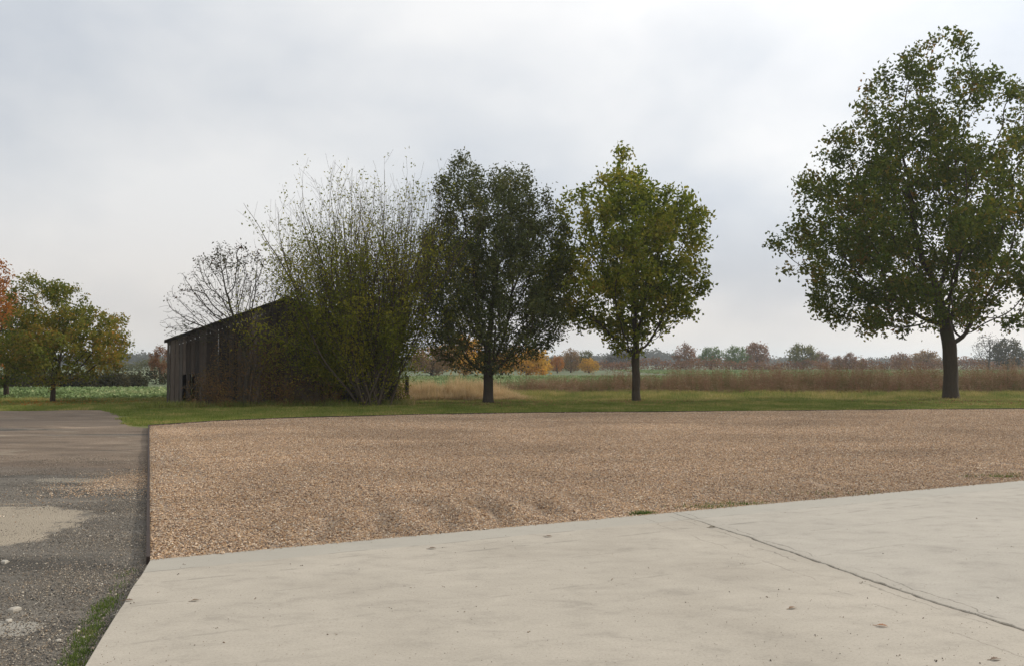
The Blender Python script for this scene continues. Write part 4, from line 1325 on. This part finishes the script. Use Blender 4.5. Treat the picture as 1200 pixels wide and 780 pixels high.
# --- almost leafless elder arching over the barn roof
ge = np.random.default_rng(55)
def elder_pts():
    De = 33.3
    pr = [(284, 250, 275), (296, 236, 318), (312, 225, 335), (326, 208, 350), (345, 196, 352), (362, 188, 350), (378, 185, 340), (388, 190, 330), (398, 215, 325)]
    return pr, De
pr_, De = elder_pts()
make_tree('elder_tree', 'nearly leafless grey twiggy tree arching left over the barn roof', 'tree', (287, 476), De + 0.0, pr_, 430, 0.075, M_bark2, ELDR,
          n_att=6500, step=0.11, dk=0.125, n_leaf=3, spread=0.08, L=0.10, Wd=0.055, gap=0.45, seed=7, rtip=0.005, fill=0.35, nbough=70, bough=0.5, hs=0.5, depth=0.36, shell=0.6, up=0.04,
          leafprob=lambda C: np.where(((C[:, 2] > 5.35)) | ((np.abs(C[:, 0] + 0.85) < 0.35) & (C[:, 2] > 5.0)), 0.55, 0.10), tipmax=3, lean=0.15, flare=1.2)
# brambly bush hugging the barn wall
def bush(name, label, cat, cpx, d, w, h, mat, n, L, seed, group=None, bark=None, dep=0.5, stems=8, zb=-0.05, sp=0.12, low=0.0, nper=3):
    g = np.random.default_rng(seed)
    x0 = (cpx - 600) / F * d
    root = empty(name, (x0, d, zb), label, cat, group)
    nst = int(n * 0.6)
    th = g.uniform(0, 6.283, nst); rho = g.uniform(0, 1, nst) ** 0.5
    X = w * rho * np.cos(th); Y = w * dep * rho * np.sin(th)
    top = h * np.sqrt(np.clip(1 - rho ** 2.4, 0.05, 1)) * (1 + 0.28 * fbm2(X * 1.0, Y, seed, w * 0.8, 3))
    Z = top * (low + (1 - low) * g.uniform(0.02, 1, nst) ** 0.7)
    C = np.column_stack([X, Y, Z])
    V, Fc, r = leaves_at(C, nper, sp, L, L * 0.6, g)
    V[:, 2] = np.maximum(V[:, 2], 0.0)
    tri_obj('foliage', V, Fc, mat, r, parent=root)
    vs, fs, off = [], [], 0
    for k in range(stems):
        a = g.uniform(0, 6.283); rr_ = g.uniform(0.1, 0.75)
        e = np.array([w * rr_ * math.cos(a), w * dep * rr_ * math.sin(a), h * g.uniform(0.55, 0.9)])
        b0 = np.array([g.normal(0, w * 0.12), g.normal(0, w * dep * 0.12), 0])
        q = np.array([b0, b0 * 0.7 + e * 0.25 + [0, 0, h * 0.1], b0 * 0.3 + e * 0.65 + [0, 0, h * 0.08], e])
        v, f = tubes(q, np.array([-1, 0, 1, 2]), np.array([1, 0.8, 0.55, 0.2]) * max(0.012, w * 0.018), smooth_it=0)
        vs.append(v); fs.append(f + off); off += len(v)
    f = np.vstack(fs)
    mesh_np('stems', np.vstack(vs), f.ravel(), np.full(len(f), 4), bark or M_twig, smooth=True, parent=root)
    return root
BRMB = leaf_mat('bramble_leaves', [(0.0, (0.070, 0.061, 0.024)), (0.4, (0.140, 0.101, 0.042)), (0.7, (0.224, 0.115, 0.048)), (0.9, (0.252, 0.189, 0.048)), (1.0, (0.420, 0.243, 0.072))], 0.9, 0.3)
bush('bramble_bush', 'brown brambly bush against the middle of the barn gable', 'bush', 292, 33.5, 1.7, 3.3, BRMB, 2400, 0.075, 81, stems=16, dep=0.35, sp=0.14)
bush('bramble_bush', 'low reddish bramble at the foot of the barn near its left corner', 'bush', 245, 33.1, 0.9, 1.5, BRMB, 900, 0.07, 82, stems=10, dep=0.35, sp=0.12)
bush('bramble_bush', 'brown bramble at the foot of the barn between the elder and the tall shrub', 'bush', 362, 34.0, 1.3, 1.3, BRMB, 1100, 0.07, 83, stems=9, dep=0.35, sp=0.12)
bush('ivy_bush', 'yellowing leafy branches spreading over the barn gable under the ridge', 'bush', 345, 34.2, 1.7, 3.7, WILL, 1900, 0.08, 84, stems=12, dep=0.3, sp=0.16, low=0.45)
bush('hawthorn_bush', 'dark leafy bush filling the space between the shrub stems and the barn', 'bush', 425, 35.2, 1.7, 3.9, WILL, 4200, 0.09, 85, stems=14, dep=0.35, sp=0.16, low=0.2)
bush('hawthorn_bush', 'thin hedge plant beside the two dark posts right of the barn', 'bush', 468, 38.2, 0.35, 1.0, ELDR, 260, 0.07, 86, stems=6, dep=0.6, sp=0.08)

# leaf litter under the oaks
def litter(px_, py_, r_, n_, mat):
    g = np.random.default_rng(int(px_))
    c = G(px_, py_)
    a = g.uniform(0, 6.283, n_); q = r_ * g.uniform(0, 1, n_) ** 0.8
    P = np.column_stack([c[0] + q * np.cos(a), c[1] + q * np.sin(a) * 0.9, g.uniform(0.0, 0.05, n_)])
    ok = ~in_gravel(P[:, 0], P[:, 1]) & ~in_track(P[:, 0], P[:, 1])
    V, Fc, r = leaves_at(P[ok], 1, 0.01, 0.10, 0.06, g)
    V[:, 2] = np.maximum(V[:, 2], 0.01)
    tag(tri_obj('leaf_litter', V, Fc, mat, r), kind='stuff')
litter(1113, 468, 6.0, 1500, RUST); litter(745, 470, 4.5, 900, TAN); litter(572, 472, 4.0, 700, TAN); litter(63, 471, 4.0, 800, ORNG)

# ---------------------------------------------------------------- the barn
gb_ = np.random.default_rng(9)
def plank_mat(name, c1, c2):
    m, N = new_mat(name)
    p = pos(N)
    oi = N.n('ShaderNodeObjectInfo').outputs['Random']
    n_ = N.noise(N.scaled(p, 1, 1, 0.08), 22, 5, 0.7)
    c = N.mix(n_, c1, c2)
    c = N.mix(1.0, c, N.ramp(oi, [(0.0, 0.45), (0.5, 0.9), (0.85, 1.3), (1.0, 2.6)]), 'MULTIPLY')
    c = N.mix(N.maprange(N.noise(p, 0.8, 3), 0.5, 0.7, 0, 0.5), c, (0.05, 0.035, 0.025))
    return finish(m, N, bsdf(N, c, 0.9, n_, 0.6, 0.01))
M_plank = plank_mat('weathered_planks', (0.038, 0.029, 0.023), (0.145, 0.118, 0.096))
M_black = plank_mat('black_planks', (0.03, 0.026, 0.022), (0.09, 0.078, 0.068))
m_, N = new_mat('roof_sheeting')
M_roof = finish(m_, N, bsdf(N, N.mix(N.maprange(N.noise(pos(N), 1.5, 4), 0.4, 0.65), (0.10, 0.095, 0.09), (0.17, 0.13, 0.10)), 0.55, spec=0.4))
Lc = AT(199, 476, 33.7); Rc = AT(461, 474, 36.6)
bw = float(np.hypot(Rc[0] - Lc[0], Rc[1] - Lc[1]))
ang = math.atan2(Rc[1] - Lc[1], Rc[0] - Lc[0])
barn = empty('barn', (float(Lc[0]), float(Lc[1]), -0.03), 'old dark weatherboarded barn with a low pitched roof, half hidden by shrubs', 'barn', None, ang)
EAVE = float(AT(199, 397, Lc[1])[2]) + 0.03
apx = AT(334, 349, (Lc[1] + Rc[1]) / 2)
RIDGE = float(apx[2]) + 0.03
DEP = 11.0
def gable_z(x):
    return EAVE + (RIDGE - EAVE) * (1 - abs(x - bw / 2) / (bw / 2))
def barn_box(name, x0, x1, y0, y1, z0, z1, mat, parent=barn, ztop=None):
    v, f = box_arr(x0, x1, y0, y1, z0, z1)
    if ztop is not None:
        v[4:, 2] = [ztop(xx) for xx in v[4:, 0]]
    return mesh_np(name, v, [i for q in f for i in q], [4] * 6, mat, parent=parent)
x = 0.0
k = 0
while x < bw - 0.02:
    w = gb_.uniform(0.12, 0.17)
    x1 = min(bw, x + w)
    xm = (x + x1) / 2
    right = xm > bw - 1.15
    z0 = 0.04 + gb_.uniform(0, 0.08) + (0.25 if right and gb_.uniform() < 0.4 else 0)
    gapw = 0.045 if right else 0.012
    if (0.35 < xm < 0.8) and k % 2:
        z0 = 1.15 + gb_.uniform(-0.1, 0.1)
    zt = (lambda xx: gable_z(xx) - 0.05)
    barn_box('plank', x + gapw / 2, x1 - gapw / 2, -0.022 - gb_.uniform(0, 0.018), 0.006, z0, 1, M_plank if gb_.uniform() > 0.25 else M_black, ztop=zt)
    x = x1; k += 1
# framing behind the boards
for xx in (0.02, bw * 0.25, bw * 0.5, bw * 0.75, bw - 0.16):
    barn_box('post', xx, xx + 0.14, 0.02, 0.16, 0, 1, M_black, ztop=lambda q: gable_z(q) - 0.12)
for zz_ in (0.7, 1.9):
    barn_box('rail', 0.16, bw - 0.17, 0.03, 0.12, zz_, zz_ + 0.12, M_black)
# side and back walls, boarded
for (xa, sgn) in ((0.0, -1), (bw, 1)):
    y = 0.03
    while y < DEP:
        w = 0.2
        a, b_ = (xa - 0.024, xa) if sgn < 0 else (xa, xa + 0.024)
        barn_box('side_plank', a, b_, y + 0.005, min(DEP, y + w) - 0.005, 0.05 + gb_.uniform(0, 0.08), EAVE - 0.06, M_plank if gb_.uniform() > 0.3 else M_black)
        y += w
x = 0.0
while x < bw - 0.02:
    barn_box('back_plank', x + 0.005, min(bw, x + 0.25) - 0.005, DEP, DEP + 0.024, 0.05, 1, M_plank, ztop=lambda xx: gable_z(xx) - 0.05)
    x += 0.25
# dark earth floor keeps light from under the boards
barn_box('floor', 0.02, bw - 0.02, 0.17, DEP - 0.02, 0.0, 0.06, M_black)
# corrugated roof sheets on both slopes
def roof_sheet(side, y0, y1):
    n_ = 18
    amp = 0.018
    over = 0.22
    V = []
    slope = (RIDGE - EAVE) / (bw / 2)
    for j, yy in enumerate(np.linspace(y0, y1, n_ + 1)):
        o_ = amp * math.cos(j * math.pi)
        for xx in (-over, bw / 2):
            z_ = EAVE + slope * (xx if xx > 0 else xx) + 0.03 + o_
            X = xx if side < 0 else bw - xx
            V.append((X, yy, z_ - 0.0)); V.append((X, yy, z_ - 0.012))
    f, lt = [], []
    for j in range(n_):
        a = j * 4
        f += [a, a + 4, a + 6, a + 2]; lt.append(4)
        f += [a + 1, a + 3, a + 7, a + 5]; lt.append(4)
        f += [a, a + 1, a + 5, a + 4]; lt.append(4)
    f += [0, 2, 3, 1]; lt.append(4)
    e = n_ * 4
    f += [e, e + 1, e + 3, e + 2]; lt.append(4)
    mesh_np('roof_sheet', V, f, lt, M_roof, parent=barn)
ys_ = np.arange(-0.22, DEP + 0.3, 1.0)
for s_ in (-1, 1):
    for y0 in ys_:
        roof_sheet(s_, y0 + 0.004, y0 + 0.996)
slope = math.atan2(RIDGE - EAVE, bw / 2)
for s_ in (-1, 1):
    L_ = (bw / 2 + 0.24) / math.cos(slope)
    v, f = box_arr(0, L_, -0.07, -0.045, -0.075, 0.008)
    c, s2 = math.cos(slope), math.sin(slope)
    vv = []
    for p in v:
        X = -0.24 + p[0] * c - p[2] * s2
        Z = EAVE - 0.24 * math.tan(slope) + p[0] * s2 + p[2] * c
        vv.append((X if s_ < 0 else bw - X, p[1] - (0.0 if s_ < 0 else 0.003), Z))
    mesh_np('barge_board', vv, [i for q in f for i in q], [4] * 6, M_black, parent=barn)
barn_box('corner_post', -0.115, -0.03, -0.06, 0.08, 0.0, EAVE - 0.08, M_black)
barn_box('corner_post', bw + 0.03, bw + 0.12, -0.06, 0.08, 0.0, EAVE - 0.08, M_black)
barn_box('ridge_cap', bw / 2 - 0.09, bw / 2 + 0.09, -0.26, DEP + 0.2, RIDGE + 0.035, RIDGE + 0.07, M_roof)

# posts
def post(px_, ytop, d, w, mat, label, group=None, lean=0.0):
    xb = (px_ - 600) / F * d
    h = float(AT(px_, ytop, d)[2]) + 0.07
    root_z = -0.07
    v = []
    g = np.random.default_rng(int(px_ * 3))
    for z_, s in ((0, 1.05), (h * 0.5, 1.0), (h - w * 0.3, 0.96), (h, 0.8)):
        for a in range(8):
            t_ = a * math.pi / 4 + 0.2
            r_ = w / 2 * s * (1 + 0.08 * math.sin(2.2 * a + px_))
            v.append((r_ * math.cos(t_) + lean * z_, r_ * math.sin(t_), z_))
    f = [(k * 8 + i, k * 8 + (i + 1) % 8, (k + 1) * 8 + (i + 1) % 8, (k + 1) * 8 + i) for k in range(3) for i in range(8)]
    fl = [i for q in f for i in q] + list(range(24, 32)) + list(range(7, -1, -1))
    o = mesh_np('fence_post', v, fl, [4] * len(f) + [8, 8], mat)
    o.location = (xb, d, root_z)
    return tag(o, label, 'post', group)
m_, N = new_mat('pale_post_wood')
M_pale = finish(m_, N, bsdf(N, N.mix(N.noise(pos(N), 5, 3), (0.34, 0.31, 0.26), (0.5, 0.47, 0.42)), 0.9))
post(477, 440, 39.5, 0.17, M_bark2, 'thick dark wooden post standing right of the barn', lean=0.01)
post(464, 447, 38.2, 0.09, M_bark2, 'thinner dark post between the barn corner and the thick post', lean=-0.02)
post(15, 453.5, 60.0, 0.13, M_pale, 'pale fence post behind the crops, left of the autumn oak trunk near the edge')
post(31, 453, 60.0, 0.12, M_pale, 'pale fence post behind the crops, just left of the autumn oak trunk')
post(37, 452, 60.5, 0.15, M_pale, 'widest pale fence post behind the crops beside the autumn oak trunk')

# ---------------------------------------------------------------- trees beyond the field
def far_tree(name, label, cx, top, base, hw, d, mat, seed, cat='tree', group='trees beyond the field', dens=1.0, zb=-0.07, L=None, bark=None, low=0.82, natt=170):
    s = d / F
    h_px = base - top
    tt = base - h_px * (1 - low)
    pr = [(top, cx - hw * 0.2, cx + hw * 0.25), (top + h_px * 0.10, cx - hw * 0.6, cx + hw * 0.62), (top + h_px * 0.28, cx - hw * 0.92, cx + hw * 0.9), (top + h_px * 0.5, cx - hw, cx + hw),
          (top + h_px * 0.72, cx - hw * 0.86, cx + hw * 0.9), (tt + 0.5, cx - hw * 0.45, cx + hw * 0.5)]
    W_ = hw * s
    make_tree(name, label, cat, (cx, base), d, pr, tt + (base - tt) * 0.25, max(0.08, W_ * 0.07), bark or M_bark2, mat, n_att=natt, step=W_ * 0.16, dk=W_ * 0.18, rtip=0.02 * W_ / 3,
              n_leaf=int(14 * dens), spread=W_ * 0.11, L=(L or W_ * 0.13), Wd=(L or W_ * 0.12) * 0.75, gap=0.25, seed=seed, group=group, zbase=zb, tipmax=3, up=0.05, hs=0.12)
def gb_row(d):       # pixel row of the ground at distance d
    return 425 + CAMZ * F / d
FT = [
    (803, 402, 14, 225, RUST, 'round russet tree, leftmost of the row beyond the weeds'),
    (833, 405.5, 14, 235, GREN, 'green tree between the round russet tree and the pale green one'),
    (862, 405, 15, 232, GREN, 'pale green tree touching the rust coloured one'),
    (886, 401, 17, 245, RUST, 'broad rust coloured tree right of the pale green one'),
    (940, 403, 19, 220, OLIV, 'broad olive tree alone in the row left of the big oak'),
    (961, 411, 10, 224, RUST, 'small brown tree against the right side of the broad olive tree'),
    (982, 416, 8, 215, RUST, 'low brown bush tree left of the pair in the hedge'),
    (996, 413, 10, 218, RUST, 'brown tree in the hedge midway between the olive tree and the big oak'),
    (1011, 419, 6, 216, RUST, 'smallest brown bush tree of the hedge'),
    (1055, 413, 12, 214, RUST, 'brown tree just left of the big oak trunk'),
    (1084, 410, 17, 222, TAN, 'thin pinkish tan tree directly behind the big oak trunk'),
    (1181, 397, 20, 205, DARK, 'dark rounded tree at the right edge beyond the weeds'),
    (725, 412, 17, 235, GREY, 'grey twiggy rounded tree left of the yellow green oak trunk'),
    (669, 408, 13, 160, TAN, 'tall tan tree between the grey green tree and the yellow green oak'),
    (686, 409, 11, 172, OLIV, 'olive brown tree top behind the orange one'),
    (690, 420, 13, 158, GOLD, 'low bright orange yellow tree in front of the olive one'),
    (653, 415, 9, 152, ORNG, 'small orange pink tree left of the tall tan one'),
    (636, 424, 13, 148, GOLD, 'low yellow bush tree under the right side of the grey green tree'),
    (618, 406, 27, 120, GOLD, 'golden tree seen through the right side of the grey green tree'),
    (545, 398, 34, 118, GOLD, 'golden olive tree behind the left side of the grey green tree'),
    (506, 405, 26, 112, TAN, 'pale tan tree seen in the gap right of the barn'),
    (588, 412, 20, 125, GOLD, 'golden bush tree directly behind the grey green tree trunk'),
    (188, 404, 13, 78, RUST, 'slim orange brown tree beside the left corner of the barn'),
]
for k, (cx, top, hw, d, mt, lb) in enumerate(FT):
    far_tree('field_tree', lb, cx, top, gb_row(d), hw, d, mt, 500 + k, low=0.86 if d > 100 else 0.93, natt=170 if d > 100 else 260, dens=1.0 if hw < 20 else 1.2)
far_tree('bare_tree', 'bare grey branching tree right of the big oak trunk', 1158, 390, gb_row(210), 18, 210, GREY, 560, dens=0.25, natt=420, L=0.35)

# scrub at the left field edge
for k, (cx, hw, top, d, mt, lb) in enumerate(((35, 30, 443, 63, DARK, 'dark scrub behind the crops under the autumn oak, left part'),
                                            (95, 22, 441, 64, DARK, 'dark scrub behind the crops at the right edge of the autumn oak crown'),
                                            (132, 20, 439, 65, DARK, 'dark rounded thicket between the autumn oak and the barn'),
                                            (156, 14, 441, 66, DARK, 'lower right end of the dark thicket left of the barn'),
                                            (-12, 22, 442, 62, DARK, 'dark scrub at the left edge behind the crops'))):
    s = d / F
    hh = (425 + CAMZ * F / d - top) * s
    bush('thicket', lb, 'thicket', cx, d, hw * s, hh, mt, 3000, 0.18, 700 + k, 'thickets behind the left field', stems=6, dep=0.6, zb=-0.07, sp=0.16)

# hedge beyond the right field: one leafy mass
def leaf_mass(name, x0, x1, y, hfun, mat, n, L, seed, dep=2.0, kind='stuff', xf=None):
    g = np.random.default_rng(seed)
    X = g.uniform(x0, x1, n)
    H = hfun(X)
    Z = H * g.uniform(0, 1, n) ** 0.75
    Y = y(X) if callable(y) else y + 0 * X
    Y = Y + g.uniform(-dep, dep, n) * np.sqrt(np.clip(1 - Z / np.maximum(H, 0.1), 0.1, 1))
    C = np.column_stack([X, Y, Z - 0.07])
    V, Fc, r = leaves_at(C, 2, L * 0.8, L, L * 0.8, g)
    V[:, 2] = np.maximum(V[:, 2], -0.07)
    return tag(tri_obj(name, V, Fc, mat, r), kind=kind)
leaf_mass('far_hedge', -12, 170, lambda X: 212 + 0.06 * X, lambda X: 1.9 + 1.0 * fbm2(X, X * 0, 91, 14, 4), RUST, 9000, 0.42, 92)
leaf_mass('far_hedge', -90, 14, lambda X: 192 + 0.0 * X, lambda X: 1.9 + 0.8 * fbm2(X, X * 0, 93, 10, 4), OLIV, 7000, 0.38, 94)
leaf_mass('far_hedge', -60, -20, lambda X: 72 + 0.0 * X, lambda X: 0.85 + 0.4 * fbm2(X, X * 0, 95, 6, 4), DARK, 3500, 0.2, 96, 1.0)
# distant woods on rising ground, blue with air
leaf_mass('distant_wood', -420, 60, lambda X: 640 + 0.05 * X, lambda X: 3.0 + 2.6 * np.clip(1.4 * fbm2(X, X * 0, 97, 70, 4) + 0.5, 0.0, 1.6) + 0.0 * X, DARK, 9000, 1.8, 98, 12)
leaf_mass('distant_wood', 30, 420, lambda X: 680 + 0.05 * X, lambda X: 2.5 + 3.2 * np.clip(1.3 * fbm2(X, X * 0, 99, 90, 4) + 0.3, 0.0, 1.6), DARK, 9000, 1.8, 100, 12)
leaf_mass('distant_wood', 40, 120, 620, lambda X: 3 + 6.5 * np.clip(1 - ((X - 88) / 34) ** 2, 0, 1) + 1.2 * fbm2(X, X * 0, 103, 12, 3), DARK, 3500, 1.8, 104, 8)
leaf_mass('distant_wood', -300, -215, 560, lambda X: 3 + 2.0 * np.clip(1 + fbm2(X, X * 0, 105, 18, 3), 0, 2), DARK, 3500, 1.6, 106, 8)
# low rise of land at the horizon
def hillP(u, v):
    X = -2200 + 4400 * u
    Y = 1500 + 900 * v
    Z = -0.5 + v ** 1.2 * 0 + 22 * np.sin(np.pi * np.clip(v, 0, 1) * 0.5) * (0.45 + 0.35 * fbm2(X, 0 * X, 110, 1500, 3))
    return np.column_stack([X, Y, Z])
tag(grid_sheet('hills', hillP, 80, 8, M_soil), kind='structure')

# ---------------------------------------------------------------- air
HAZE = 0.00035
m_, N = new_mat('haze_air')
m_.node_tree.links.new(N.n('ShaderNodeVolumePrincipled', {'Color': (0.88, 0.93, 1.0, 1), 'Density': HAZE, 'Anisotropy': 0.3}).outputs[0], N.n('ShaderNodeOutputMaterial').inputs['Volume'])
v, f = box_arr(-3100, 3100, -400, 3100, -1.2, 34)
tag(mesh_np('haze', v, [i for q in f for i in q], [4] * 6, m_), kind='stuff')
